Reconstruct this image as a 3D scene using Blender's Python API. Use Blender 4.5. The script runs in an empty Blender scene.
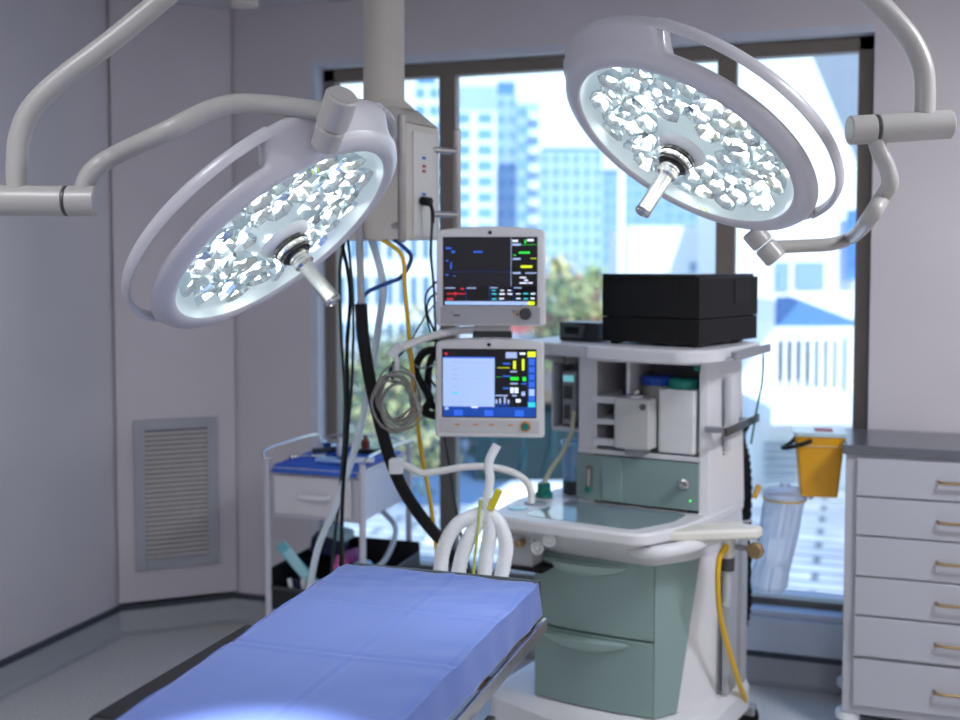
import bpy, bmesh, math, random
from mathutils import Vector, Matrix
random.seed(7)
PI = math.pi
R = math.radians
sc = bpy.context.scene
col = sc.collection

# ------------------------------------------------------------------ camera
YAW = R(18.8); F = 1100.0; PITCH = math.atan(57 / 1100.0); EYE = Vector((0, 0, 1.6))
cam_d = bpy.data.cameras.new('camera'); cam = bpy.data.objects.new('camera', cam_d); col.objects.link(cam)
cam.location = EYE; cam.rotation_euler = (PI / 2 - PITCH, 0, YAW)
cam_d.sensor_width = 36; cam_d.lens = F / 960 * 36; cam_d.shift_y = -38 / 960; cam_d.clip_end = 2000; cam_d.clip_start = .05
cam_d.dof.use_dof = True; cam_d.dof.focus_distance = 2.42; cam_d.dof.aperture_fstop = 2.3
sc.camera = cam
sc.view_settings.view_transform = 'Standard'; sc.view_settings.look = 'None'
sc.view_settings.gamma = 1; sc.view_settings.use_curve_mapping = False
sc.view_settings.exposure = 0.0
sc.cycles.use_denoising = True
sc.cycles.sample_clamp_indirect = 6
sc.cycles.max_bounces = 8

# ------------------------------------------------------------------ sky and sun
w = bpy.data.worlds.new('sky'); sc.world = w; w.use_nodes = True
nt = w.node_tree; nt.nodes.clear()
tc = nt.nodes.new('ShaderNodeTexCoord'); sp = nt.nodes.new('ShaderNodeSeparateXYZ'); cr = nt.nodes.new('ShaderNodeValToRGB')
bg = nt.nodes.new('ShaderNodeBackground'); ow = nt.nodes.new('ShaderNodeOutputWorld')
nt.links.new(tc.outputs['Generated'], sp.inputs[0]); nt.links.new(sp.outputs[2], cr.inputs[0])
cr.color_ramp.elements[0].position = 0.0; cr.color_ramp.elements[0].color = (.93, .98, 1.0, 1)
cr.color_ramp.elements[1].position = 0.6; cr.color_ramp.elements[1].color = (.20, .44, 1.0, 1)
e_ = cr.color_ramp.elements.new(.22); e_.color = (.72, .88, 1.0, 1)
nt.links.new(cr.outputs[0], bg.inputs[0]); nt.links.new(bg.outputs[0], ow.inputs[0])
bg.inputs[1].default_value = 1.75
sd = bpy.data.lights.new('sun', 'SUN'); sd.energy = 5.0; sd.angle = R(.6); sd.color = (1, .97, .92)
so = bpy.data.objects.new('sun', sd); col.objects.link(so)
so.rotation_euler = Vector((-.45, .62, -.70)).to_track_quat('-Z', 'Y').to_euler()

CEIL_W = 41          # each unseen ceiling panel added to light the room
LAMP_W = 32          # beam of each operating lamp
SPOT_W = 900         # unseen spotlight added for the bright patch on the drape
CEIL_COL = (.90, .93, 1.0)

# ------------------------------------------------------------------ helpers
_fw = Vector((-math.sin(YAW) * math.cos(PITCH), math.cos(YAW) * math.cos(PITCH), -math.sin(PITCH)))
_rt = Vector((math.cos(YAW), math.sin(YAW), 0)); _up = _rt.cross(_fw)
def at(x, y, d):
    """the place in the room at photo coordinates x, y and d metres deep"""
    return EYE + (_fw + _rt * ((x - 480) / F) - _up * ((y - 322) / F)) * d
def at_z(x, y, z):
    r = at(x, y, 1) - EYE
    return EYE + r * ((z - EYE.z) / r.z)

def lin(h):
    h = h.lstrip('#'); v = [int(h[i:i + 2], 16) / 255 for i in (0, 2, 4)]
    return tuple((c / 12.92 if c <= .04045 else ((c + .055) / 1.055) ** 2.4) for c in v)

MATS = {}
def mat(name, colr, rough=.5, metal=0, emit=None, estr=0, var=.04, scale=12, bump=0, alpha=None, trans=0, coat=0, spec=None, ior=None):
    if name in MATS: return MATS[name]
    m = bpy.data.materials.new(name); m.use_nodes = True; t = m.node_tree
    b = t.nodes['Principled BSDF']
    c = lin(colr) if isinstance(colr, str) else colr
    n = t.nodes.new('ShaderNodeTexNoise'); n.inputs['Scale'].default_value = scale; n.inputs['Detail'].default_value = 3
    tcn = t.nodes.new('ShaderNodeTexCoord'); t.links.new(tcn.outputs['Object'], n.inputs['Vector'])
    rp = t.nodes.new('ShaderNodeValToRGB')
    rp.color_ramp.elements[0].position = .3; rp.color_ramp.elements[1].position = .7
    rp.color_ramp.elements[0].color = (*[x * (1 - var) for x in c], 1)
    rp.color_ramp.elements[1].color = (*[min(1, x * (1 + var)) for x in c], 1)
    t.links.new(n.outputs['Fac'], rp.inputs[0]); t.links.new(rp.outputs[0], b.inputs['Base Color'])
    b.inputs['Roughness'].default_value = rough; b.inputs['Metallic'].default_value = metal
    if emit is not None:
        b.inputs['Emission Color'].default_value = (*(lin(emit) if isinstance(emit, str) else emit), 1)
        b.inputs['Emission Strength'].default_value = estr
    if alpha is not None: b.inputs['Alpha'].default_value = alpha
    if trans: b.inputs['Transmission Weight'].default_value = trans
    if coat: b.inputs['Coat Weight'].default_value = coat
    if spec is not None: b.inputs['Specular IOR Level'].default_value = spec
    if ior: b.inputs['IOR'].default_value = ior
    if bump:
        bp = t.nodes.new('ShaderNodeBump'); bp.inputs['Strength'].default_value = bump; bp.inputs['Distance'].default_value = .01
        t.links.new(n.outputs['Fac'], bp.inputs['Height']); t.links.new(bp.outputs[0], b.inputs['Normal'])
    MATS[name] = m
    return m

def glass_mat(name, tint=(1, 1, 1), gloss=.06, rough=.02, milk=0, milkcol=(.9, .95, 1)):
    m = bpy.data.materials.new(name); m.use_nodes = True; t = m.node_tree; t.nodes.clear()
    o = t.nodes.new('ShaderNodeOutputMaterial'); a = t.nodes.new('ShaderNodeBsdfTransparent'); g = t.nodes.new('ShaderNodeBsdfGlossy')
    a.inputs[0].default_value = (*tint, 1); g.inputs['Roughness'].default_value = rough
    x = t.nodes.new('ShaderNodeMixShader'); x.inputs[0].default_value = gloss
    if milk:
        d = t.nodes.new('ShaderNodeBsdfTranslucent'); d.inputs[0].default_value = (*milkcol, 1)
        d2 = t.nodes.new('ShaderNodeBsdfDiffuse'); d2.inputs[0].default_value = (*milkcol, 1)
        y0 = t.nodes.new('ShaderNodeMixShader'); y0.inputs[0].default_value = .5
        t.links.new(d.outputs[0], y0.inputs[1]); t.links.new(d2.outputs[0], y0.inputs[2])
        y = t.nodes.new('ShaderNodeMixShader'); y.inputs[0].default_value = milk
        t.links.new(a.outputs[0], y.inputs[1]); t.links.new(y0.outputs[0], y.inputs[2]); t.links.new(y.outputs[0], x.inputs[1])
    else: t.links.new(a.outputs[0], x.inputs[1])
    t.links.new(g.outputs[0], x.inputs[2]); t.links.new(x.outputs[0], o.inputs[0])
    return m

class MB:
    """collects shapes into one mesh"""
    def __init__(s): s.v = []; s.f = []; s.m = []
    def add(s, vs, fs, mi=0, M=None):
        o = len(s.v)
        s.v += [tuple((M @ Vector(p)) if M is not None else p) for p in vs]
        s.f += [tuple(i + o for i in f) for f in fs]; s.m += [mi] * len(fs); return s
    def box(s, x0, y0, z0, x1, y1, z1, mi=0, M=None):
        vs = [(x0, y0, z0), (x1, y0, z0), (x1, y1, z0), (x0, y1, z0), (x0, y0, z1), (x1, y0, z1), (x1, y1, z1), (x0, y1, z1)]
        return s.add(vs, [(0, 3, 2, 1), (4, 5, 6, 7), (0, 1, 5, 4), (1, 2, 6, 5), (2, 3, 7, 6), (3, 0, 4, 7)], mi, M)
    def prism(s, poly, z0, z1, mi=0, M=None, top=None):
        """vertical prism over a counter-clockwise outline; top = another outline of as many points for a taper"""
        n = len(poly); top = top or poly
        vs = [(x, y, z0) for x, y in poly] + [(x, y, z1) for x, y in top]
        return s.add(vs, [tuple(range(n))[::-1], tuple(range(n, 2 * n))] + [(i, (i + 1) % n, n + (i + 1) % n, n + i) for i in range(n)], mi, M)
    def lathe(s, prof, n=24, mi=0, M=None, a0=0, cap=True):
        vs = []; fs = []
        for r, z in prof: vs += [(r * math.cos(a0 + 2 * PI * k / n), r * math.sin(a0 + 2 * PI * k / n), z) for k in range(n)]
        for j in range(len(prof) - 1):
            for k in range(n): k2 = (k + 1) % n; fs.append((j * n + k, j * n + k2, (j + 1) * n + k2, (j + 1) * n + k))
        if cap:
            if prof[0][0] > 1e-5: fs.append(tuple(range(n))[::-1])
            if prof[-1][0] > 1e-5: fs.append(tuple(range((len(prof) - 1) * n, len(prof) * n)))
        return s.add(vs, fs, mi, M)
    def rod(s, a, b, r, n=16, mi=0, r2=None, bev=0):
        a = Vector(a); b = Vector(b); d = b - a; L = d.length
        M = Matrix.Translation(a) @ d.to_track_quat('Z', 'Y').to_matrix().to_4x4(); r2 = r if r2 is None else r2
        pr = [(r, 0), (r2, L)] if not bev else [(r - bev, 0), (r, bev), (r2, L - bev), (r2 - bev, L)]
        return s.lathe(pr, n, mi, M)
    def tube(s, pts, r, n=12, seg=8, mi=0, smooth=True, rf=None, flat=None):
        P = [Vector(p) for p in pts]
        if smooth and len(P) > 2:
            Q = []
            for i in range(len(P) - 1):
                p0 = P[max(i - 1, 0)]; p1 = P[i]; p2 = P[i + 1]; p3 = P[min(i + 2, len(P) - 1)]
                for k in range(seg):
                    t = k / seg
                    Q.append(.5 * ((2 * p1) + (p2 - p0) * t + (2 * p0 - 5 * p1 + 4 * p2 - p3) * t * t + (3 * p1 - p0 - 3 * p2 + p3) * t ** 3))
            Q.append(P[-1]); P = Q
        vs = []; fs = []; T = (P[1] - P[0]).normalized(); N = T.orthogonal().normalized(); L = 0
        for i, p in enumerate(P):
            T2 = (P[min(i + 1, len(P) - 1)] - P[max(i - 1, 0)]).normalized()
            q = T.rotation_difference(T2); N = (q @ N).normalized(); T = T2; B = T.cross(N)
            if i: L += (p - P[i - 1]).length
            rr = rf(L, i) if rf else r
            for k in range(n):
                a = 2 * PI * k / n
                vs.append(p + N * (rr * math.cos(a)) + B * (rr * math.sin(a) * (flat or 1)))
        m = len(P)
        for i in range(m - 1):
            for k in range(n): k2 = (k + 1) % n; fs.append((i * n + k, i * n + k2, (i + 1) * n + k2, (i + 1) * n + k))
        fs += [tuple(range(n))[::-1], tuple(range((m - 1) * n, m * n))]
        return s.add([tuple(v) for v in vs], fs, mi)
    def build(s, name, mats, parent=None, bevel=0, segs=2, sharp=35, rel=None, fix=True):
        me = bpy.data.meshes.new(name); me.from_pydata(s.v, [], s.f); me.update()
        mats = mats if isinstance(mats, (list, tuple)) else [mats]
        for m in mats: me.materials.append(m)
        me.polygons.foreach_set('material_index', s.m)
        me.polygons.foreach_set('use_smooth', [True] * len(me.polygons))
        if fix:
            bm = bmesh.new(); bm.from_mesh(me); bmesh.ops.recalc_face_normals(bm, faces=bm.faces); bm.to_mesh(me); bm.free()
        me.set_sharp_from_angle(angle=R(sharp))
        o = bpy.data.objects.new(name, me); col.objects.link(o)
        if parent is not None: o.parent = parent
        if bevel:
            b = o.modifiers.new('bevel', 'BEVEL'); b.width = bevel; b.segments = segs; b.limit_method = 'ANGLE'; b.angle_limit = R(30)
            b.harden_normals = True
        return o

def tag(o, label=None, cat=None, group=None, kind=None):
    if label: o['label'] = label
    if cat: o['category'] = cat
    if group: o['group'] = group
    if kind: o['kind'] = kind
    return o
def empty(name, loc=(0, 0, 0), rz=0, label=None, cat=None, group=None, M=None):
    o = bpy.data.objects.new(name, None); col.objects.link(o); o.empty_display_size = .1
    if M is not None: o.matrix_world = M
    else: o.location = loc; o.rotation_euler = (0, 0, rz)
    return tag(o, label, cat, group)
def centred(o):
    """put a single-mesh thing's origin at the middle of its foot"""
    me = o.data; xs = [v.co for v in me.vertices]
    c = Vector(((min(v.x for v in xs) + max(v.x for v in xs)) / 2, (min(v.y for v in xs) + max(v.y for v in xs)) / 2, min(v.z for v in xs)))
    me.transform(Matrix.Translation(-c)); o.location = o.location + (o.rotation_euler.to_matrix() @ c); return o
def copy_tree(o, parent=None):
    c = o.copy(); col.objects.link(c)
    if parent is not None: c.parent = parent
    for ch in [x for x in bpy.data.objects if x.parent == o]: copy_tree(ch, c)
    return c
def rpoly(poly, r, n=4):
    """round the corners of an outline"""
    out = []; N = len(poly)
    for i in range(N):
        p = Vector(poly[i]); a = Vector(poly[i - 1]) - p; b = Vector(poly[(i + 1) % N]) - p
        rr = min(r, a.length * .45, b.length * .45); a = a.normalized() * rr; b = b.normalized() * rr
        for k in range(n + 1):
            t = k / n; out.append(tuple(p + a * (1 - t) ** 2 + b * t * t))
    return out

# ------------------------------------------------------------------ materials
WALL = mat('painted_wall', '#ccc6c9', .75, var=.02, scale=3)
CEILM = mat('ceiling_paint', '#c3c3c8', .85, var=.02, scale=3)
SKIRT = mat('coved_vinyl_skirting', '#a5a7a9', .5, var=.10, scale=160)
CAPM = mat('dark_skirting_cap', '#3c434c', .45)
BRONZE = mat('bronze_window_frame', '#786f66', .4, .3)
SILL = mat('pale_sill', '#c5cbd6', .45)
WHITE = mat('white_enamel', '#dcdcde', .32, var=.01)
LAMPW = mat('lamp_housing_white', '#c6c4c9', .30, var=.01, coat=.2)
ARMW = mat('arm_cream', '#aeaba6', .32, var=.01)
BEIGE = mat('pendant_beige', '#cfc8bd', .4, var=.02)
GREYP = mat('grey_plastic', '#8d9095', .45)
DGREY = mat('dark_grey_plastic', '#3a3c40', .4)
BLACK = mat('black_plastic', '#08080a', .4, spec=.3)
BLACKR = mat('black_rubber', '#070708', .55, spec=.3, bump=.2, scale=60)
CHROME = mat('brushed_steel', '#c9c8c6', .22, 1, var=.05, scale=40)
DSTEEL = mat('dark_steel', '#6a6764', .3, 1, var=.08, scale=20)
BRASS = mat('brass', '#a8906a', .35, .9)
GREEN = mat('sage_green_panel', '#869d99', .42, var=.015)
GREENL = mat('sage_green_handle', '#98b0ab', .38, var=.01)
TEAL = mat('teal_plastic', '#0f7a6c', .35)
BLUEP = mat('blue_plastic', '#1d55c4', .35)
NAVY = mat('navy_card', '#1b2444', .6)
YELLOW = mat('yellow_plastic', '#e0a012', .38)
YHOSE = mat('yellow_hose', '#e2b40c', .4)
BHOSE = mat('blue_hose', '#0c3f86', .4)
GCABLE = mat('green_cable', '#16302e', .45)
WHOSE = mat('white_hose', '#d9e2ea', .4)
CREAM = mat('cream_tube', '#cfcfae', .4)
RED = mat('red_plastic', '#a3212c', .45)
PINK = mat('pink_film', '#d85a9c', .45)
CYAN = mat('cyan_film', '#7cc9d8', .35)
PAPER = mat('paper_white', '#e3e5e8', .7)
WALLX = mat('white_render', '#eef0f0', .8, var=.03, scale=.6)

# floor: speckled vinyl
def floor_mat():
    m = bpy.data.materials.new('speckled_vinyl'); m.use_nodes = True; t = m.node_tree; b = t.nodes['Principled BSDF']
    tcn = t.nodes.new('ShaderNodeTexCoord')
    n = t.nodes.new('ShaderNodeTexNoise'); n.inputs['Scale'].default_value = 170; n.inputs['Detail'].default_value = 2
    n2 = t.nodes.new('ShaderNodeTexNoise'); n2.inputs['Scale'].default_value = 2.5
    for q in (n, n2): t.links.new(tcn.outputs['Object'], q.inputs['Vector'])
    r = t.nodes.new('ShaderNodeValToRGB'); r.color_ramp.elements[0].position = .38; r.color_ramp.elements[1].position = .62
    r.color_ramp.elements[0].color = (*lin('#a4a4a3'), 1); r.color_ramp.elements[1].color = (*lin('#dedcd7'), 1)
    t.links.new(n.outputs['Fac'], r.inputs[0]); t.links.new(r.outputs[0], b.inputs['Base Color'])
    r2 = t.nodes.new('ShaderNodeMapRange'); r2.inputs['To Min'].default_value = .3; r2.inputs['To Max'].default_value = .42
    t.links.new(n2.outputs['Fac'], r2.inputs['Value']); t.links.new(r2.outputs[0], b.inputs['Roughness'])
    return m
FLOORM = floor_mat()

# ------------------------------------------------------------------ the room
X0, X1, Y0, Y1, HC = -3.0, 2.3, -2.6, 4.28, 2.715
WX0, WX1, WZ0, WZ1 = -2.235, .055, .28, 2.475      # window opening
CHA, CHB = (X0, 3.95), (-2.62, Y1)              # chamfered corner
def struct(name, mb, m, **k): return tag(mb.build(name, m, **k), kind='structure')
struct('floor', MB().box(X0 - .2, Y0 - .2, -.12, X1 + .2, Y1 + .4, 0), FLOORM)
struct('ceiling', MB().box(X0 - .2, Y0 - .2, HC, X1 + .2, Y1 + .4, HC + .15), CEILM)
struct('wall_left', MB().box(X0 - .2, Y0, 0, X0, Y1 + .4, HC), WALL)
struct('wall_right', MB().box(X1, Y0, 0, X1 + .2, Y1 + .4, HC), WALL)
struct('wall_near', MB().box(X0, Y0 - .2, 0, X1, Y0, HC), WALL)
wb = MB()
wb.box(X0, Y1, 0, WX0, Y1 + .3, HC).box(WX1, Y1, 0, X1, Y1 + .3, HC).box(WX0, Y1, WZ1, WX1, Y1 + .3, HC).box(WX0, Y1, 0, WX1, Y1 + .3, WZ0)
struct('wall_window', wb, WALL)
# chamfered corner panel standing slightly proud of the skirting
ax, ay = CHA; bx_, by_ = CHB
dch = Vector((bx_ - ax, by_ - ay)).normalized(); nch = Vector((dch.y, -dch.x))
pr_ = .025
struct('wall_corner', MB().prism([(ax - .0, ay), (ax + nch.x * pr_, ay + nch.y * pr_), (bx_ + nch.x * pr_, by_ + nch.y * pr_), (bx_, by_), (X0, Y1)], .14, HC), WALL)
def skirting(nm, a, b, inn):
    a = Vector(a); b = Vector(b); n = Vector(inn)
    d = (b - a)
    mb = MB(); prof = [(0, .10), (.006, .10), (.008, .03), (.014, .013), (.03, .003), (.05, .001), (0, .001)]
    vs = []; k = len(prof)
    for p in (a, b): vs += [(p.x + n.x * q, p.y + n.y * q, z) for q, z in prof]
    mb.add(vs, [(i, (i + 1) % k, k + (i + 1) % k, k + i) for i in range(k)] + [tuple(range(k))[::-1], tuple(range(k, 2 * k))])
    o = struct('baseboard_' + nm, mb, SKIRT)
    c = MB()
    vs = []
    pc = [(0, .10), (.012, .10), (.012, .122), (0, .125)]
    for p in (a, b): vs += [(p.x + n.x * q, p.y + n.y * q, z) for q, z in pc]
    c.add(vs, [(i, (i + 1) % 4, 4 + (i + 1) % 4, 4 + i) for i in range(4)] + [(3, 2, 1, 0), (4, 5, 6, 7)])
    c.build('cap_strip', CAPM, o)
skirting('left', (X0, Y0), CHA, (1, 0))
skirting('corner', CHA, CHB, nch)
skirting('window', CHB, (X1, Y1), (0, -1))
skirting('right', (X1, Y0), (X1, Y1), (-1, 0))

# window
fr = MB(); FY0, FY1 = Y1 + .07, Y1 + .13; fw_ = .055
fr.box(WX0 + .035, FY0, WZ0, WX0 + .035 + fw_, FY1, WZ1 - .03).box(WX1 - fw_ , FY0, WZ0, WX1, FY1, WZ1 - .03)
fr.box(WX0 + .035, FY0, WZ1 - .03 - fw_, WX1, FY1, WZ1 - .03).box(WX0 + .035, FY0, WZ0, WX1, FY1, WZ0 + .03)
win = tag(fr.build('window_1', BRONZE, bevel=.004), kind='structure')
for xm in (-1.665, -.515): MB().box(xm, FY0 + .002, WZ0 + .03, xm + .075, FY1 - .002, WZ1 - .03 - fw_).build('mullion', BRONZE, win, bevel=.004)
GL = glass_mat('window_glass', (.93, .98, 1.0), .05)
for a, b in ((WX0 + .035 + fw_, -1.665), (-1.59, -.515), (-.44, WX1 - fw_)): MB().box(a, FY0 + .028, WZ0 + .03, b, FY0 + .034, WZ1 - .03 - fw_).build('pane', GL, win)
MB().box(WX0, Y1 - .012, WZ0 - .02, WX1, FY0, WZ0 + .004).build('window_sill', SILL, win, bevel=.003)
rv = MB().box(WX0, Y1 + .0, WZ1 - .03, WX1, FY1 + .1, WZ1); rv.box(WX0, Y1, WZ0, WX0 + .035, FY1 + .1, WZ1 - .03)
rv.build('reveal_lining', SILL, win)
# boxed service duct along the floor under the window
struct('trim_1', MB().box(-.62, Y1 - .035, .13, X1, Y1, WZ0 - .02), SILL, bevel=.004)

# ventilation grille on the corner panel
MV = Matrix.Translation((ax + nch.x * pr_, ay + nch.y * pr_, 0)) @ Matrix.Rotation(math.atan2(dch.y, dch.x), 4, 'Z')
gl_len = Vector((bx_ - ax, by_ - ay)).length
vg = empty('ventilation_grille', M=MV @ Matrix.Translation((gl_len * .5 - .005, 0, .275)), label='grey louvred ventilation grille set in the angled corner wall panel', cat='vent')
gw, gz0, gz1 = .355, .0, .655
f_ = MB(); hw = gw / 2
f_.box(-hw, -.014, 0, -hw + .045, 0, gz1).box(hw - .045, -.014, 0, hw, 0, gz1).box(-hw + .045, -.014, 0, hw - .045, 0, .045).box(-hw + .045, -.014, gz1 - .045, hw - .045, 0, gz1)
GRILLE = mat('grille_grey', '#a6a9ae', .5)
f_.build('frame', GRILLE, vg, bevel=.002)
MB().box(-hw + .045, -.002, .045, hw - .045, -.0005, gz1 - .045).build('backing', mat('grille_dark', '#4a4d52', .8), vg)
s_ = MB(); nsl = 27
for k in range(nsl):
    z = .050 + (gz1 - .095) * k / nsl
    s_.add([(-hw + .045, -.002, z + .010), (hw - .045, -.002, z + .010), (hw - .045, -.013, z), (-hw + .045, -.013, z), (-hw + .045, -.002, z + .012), (hw - .045, -.002, z + .012), (hw - .045, -.013, z + .003), (-hw + .045, -.013, z + .003)],
           [(0, 1, 2, 3), (7, 6, 5, 4), (3, 2, 6, 7), (0, 4, 5, 1), (0, 3, 7, 4), (1, 5, 6, 2)])
s_.build('louvre_slats', mat('slat_grey', '#cfcac6', .5), vg)

# unseen ceiling panels and spotlight added for light; a round ceiling fitting
PANEL = mat('added_panel_diffuser', '#ffffff', .6, emit=(.93, .96, 1), estr=2.5)
for i, (lx, ly, lb) in enumerate(((-1.7, .8, 'unseen square ceiling light panel added over the foot of the operating table'), (1.35, 2.5, 'unseen square ceiling light panel added to the right of the operating lamps'),
                             (.9, -1.2, 'unseen square ceiling light panel added near the back right of the room'), (-1.7, -1.3, 'unseen square ceiling light panel added near the back left of the room'))):
    t = empty('added_ceiling_light', (lx, ly, HC), 0, lb, 'ceiling light', 'added ceiling light panels')
    m = MB(); m.box(-.31, -.31, -.012, .31, -.28, 0).box(-.31, .28, -.012, .31, .31, 0).box(-.31, -.28, -.012, -.28, .28, 0).box(.28, -.28, -.012, .31, .28, 0)
    m.build('frame', WHITE, t)
    MB().box(-.28, -.28, -.006, .28, .28, -.001).build('diffuser', PANEL, t)
    ld = bpy.data.lights.new('added_panel_light', 'AREA'); ld.shape = 'SQUARE'; ld.size = .55; ld.energy = CEIL_W * (.42, 1.35, .8, .35)[i]; ld.color = CEIL_COL
    lo = bpy.data.objects.new('added_panel_light', ld); col.objects.link(lo); lo.parent = t; lo.location = (0, 0, -.02)
t = empty('added_spotlight', (-.85, 1.16, HC), 0, 'unseen recessed spotlight added to brighten the near end of the drape', 'spotlight')
MB().lathe([(.058, 0), (.060, -.008), (.050, -.012), (.042, -.004), (.042, 0)], 32).build('trim_ring', WHITE, t)
MB().lathe([(.041, -.003), (.030, -.006), (0, -.007)], 32).build('lens', mat('spot_lens', '#ffffff', .3, emit='#fffdf5', estr=6), t)
ld = bpy.data.lights.new('added_spot_beam', 'SPOT'); ld.energy = SPOT_W; ld.spot_size = R(16); ld.spot_blend = .9; ld.shadow_soft_size = .03
lo = bpy.data.objects.new('added_spot_beam', ld); col.objects.link(lo); lo.parent = t; lo.location = (0, 0, -.03); lo.rotation_euler = (R(7), 0, 0)
p = at(245, 3, 4.1)
t = empty('ceiling_sensor', (p.x, p.y, HC), 0, 'round cream ceiling fitting above the angled corner', 'ceiling fitting')
MB().lathe([(.05, 0), (.05, -.012), (.030, -.02), (.030, -.10), (.050, -.105), (.050, -.145), (.044, -.152), (0, -.152)], 28).build('housing', BEIGE, t)

# ------------------------------------------------------------------ operating lamps
LED = mat('led_lens', '#ffffff', .3, emit=(1.0, .985, .95), estr=15)
LEDW = mat('led_lens_warm', '#ffffff', .3, emit=(1.0, .86, .62), estr=12)
REFL = mat('reflector_facets', '#d2dade', .18, .95, var=.02)
DISH = mat('lamp_inner_tray', '#dfe7ea', .3, .35, emit=(.85, .95, 1.0), estr=.24)  # faint emission stands for LED light scattered in the tray
COVER = glass_mat('lamp_cover_glass', (.95, .99, .99), .05, .03)
GREENMK = mat('green_mark', '#b8e62a', .5, emit='#b8e62a', estr=.6)  # lime green with its own emission, for two short strokes
BLACKG = mat('black_ring', '#141014', .25)
def angdiff(a, b): return (a - b + 180) % 360 - 180
def operating_lamp(name, label, cx, cy, d, dimg, c, slots, joint, group, mark):
    cen = at(cx, cy, d); wv = (EYE - cen).normalized()
    e1 = (_rt - wv * _rt.dot(wv)).normalized(); e2 = wv.cross(e1)
    if e2.dot(_up) < 0: e2 = -e2
    di = (e1 * dimg[0] + e2 * dimg[1]).normalized(); s = math.sqrt(1 - c * c)
    n = (wv * c + di * s).normalized()
    X = wv.cross(di).normalized()
    if X.dot(_rt) < 0: X = -X
    Y = n.cross(X)
    M = Matrix((( X.x, Y.x, n.x, cen.x), (X.y, Y.y, n.y, cen.y), (X.z, Y.z, n.z, cen.z), (0, 0, 0, 1)))
    root = empty(name, M=M, label=label, cat='operating lamp', group=group)
    RB = .368
    def openness(a):                               # 1 inside a slot, 0 on the solid bridges
        v = 0
        for s0, s1 in slots:
            mid = (s0 + s1) / 2; half = (s1 - s0) / 2
            dd = half - abs(angdiff(a, mid))
            v = max(v, min(1, max(0, dd / 7)))
        return v * v * (3 - 2 * v)
    solid = [(.283, -.002), (.288, .004), (.305, .004), (.325, -.004), (.334, -.018), (.345, -.036), (.359, -.054), (.366, -.068), (.360, -.082), (.335, -.090), (.25, -.066), (.10, -.066), (0.001, -.066)]
    slotp = [(.283, -.002), (.288, .004), (.305, .004), (.325, -.004), (.334, -.018), (.333, -.024), (.328, -.030), (.318, -.036), (.305, -.042), (.290, -.048), (.25, -.060), (.10, -.064), (0.001, -.065)]
    N = 240; vs = []; fs = []; K = 13
    for i in range(N):
        a = 360 * i / N; q_ = openness(a)
        for (r0, z0_), (r1, z1_) in zip(solid, slotp):
            r = r0 + (r1 - r0) * q_; z = z0_ + (z1_ - z0_) * q_
            vs.append((r * math.cos(R(a)), r * math.sin(R(a)), z))
    for i in range(N):
        j = (i + 1) % N
        for k in range(K - 1): fs.append((i * K + k, j * K + k, j * K + k + 1, i * K + k + 1))
    MB().add(vs, fs).build('housing', LAMPW, root, sharp=60)
    for s0, s1 in slots:                           # grab rails that carry on the outline across the slots
        vs = []; fs = []; n_ = 64; sec = [(-.017, -.006), (-.013, .008), (-.004, .012), (.000, .004), (.000, -.010), (-.005, -.016), (-.014, -.015)]
        for i in range(n_ + 1):
            a = R(s0 - 1 + (s1 - s0 + 2) * i / n_)
            for dr, dz in sec: rr = RB + dr; vs.append((rr * math.cos(a), rr * math.sin(a), -.068 + dz))
        k_ = len(sec)
        for i in range(n_):
            for k in range(k_): k2 = (k + 1) % k_; fs.append((i * k_ + k, i * k_ + k2, (i + 1) * k_ + k2, (i + 1) * k_ + k))
        fs += [tuple(range(k_)), tuple(range(n_ * k_, n_ * k_ + k_))]
        MB().add(vs, fs).build('grab_rail', LAMPW, root, sharp=50)
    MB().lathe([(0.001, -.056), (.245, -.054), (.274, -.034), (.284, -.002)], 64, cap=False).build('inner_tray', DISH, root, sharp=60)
    # faceted reflector cups with a lit lens in each
    rnd = random.Random(hash(name) % 97 + 5 if False else int(cx)); spots = []
    for k in range(6):                             # six pods of cups round the hub
        a = R(60 * k + 14); pc = Vector((math.cos(a), math.sin(a))) * .17
        spots.append((pc.x, pc.y))
        for q in range(6):
            b = a + R(60 * q); x, y = pc.x + .062 * math.cos(b), pc.y + .062 * math.sin(b)
            if .088 < math.hypot(x, y) < .245: spots.append((x, y))
    for k in range(6):
        a = R(60 * k + 44); spots.append((.236 * math.cos(a), .236 * math.sin(a)))
    cup_me = None
    def place(o, x, y, tilt, rot):
        o.matrix_local = Matrix.Translation((x, y, -.038)) @ Matrix.Rotation(rot, 4, 'Z') @ Matrix.Rotation(tilt, 4, 'X') @ Matrix.Diagonal((1.08, 1.08, .85, 1))
    for i, (x, y) in enumerate(spots):
        if i == 0:
            cup = MB().lathe([(.008, -.014), (.016, -.004), (.024, .010), (.030, .026), (.0315, .026), (.026, .010), (.010, -.016)], 7, cap=False).build('reflector', REFL, root, sharp=10, fix=True)
            lens = MB().lathe([(.0001, .020), (.006, .018), (.0115, .010), (.0130, .0), (.009, -.014)], 14).build('led_lens', LED, cup)
            cup0, lens0 = cup, lens
        else:
            cup = cup0.copy(); col.objects.link(cup); cup.parent = root
            lens = lens0.copy(); col.objects.link(lens); lens.parent = cup
            if rnd.random() < .16:
                lens.data = lens.data.copy(); lens.data.materials[0] = LEDW; lens['label'] = 'warm white led lens'
        place(cup, x, y, R(rnd.uniform(4, 22)), rnd.uniform(0, 6.28))
    MB().lathe([(.283, -.001), (.20, .004), (.055, .006)], 72, cap=False).build('cover_glass', COVER, root, sharp=60)
    hub = MB(); hub.lathe([(.064, .002), (.056, .012), (.048, .018), (.040, .020), (.0, .020)], 40)
    hub.build('hub', mat('hub_white', '#dfe2e4', .3), root, sharp=50)
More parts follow.
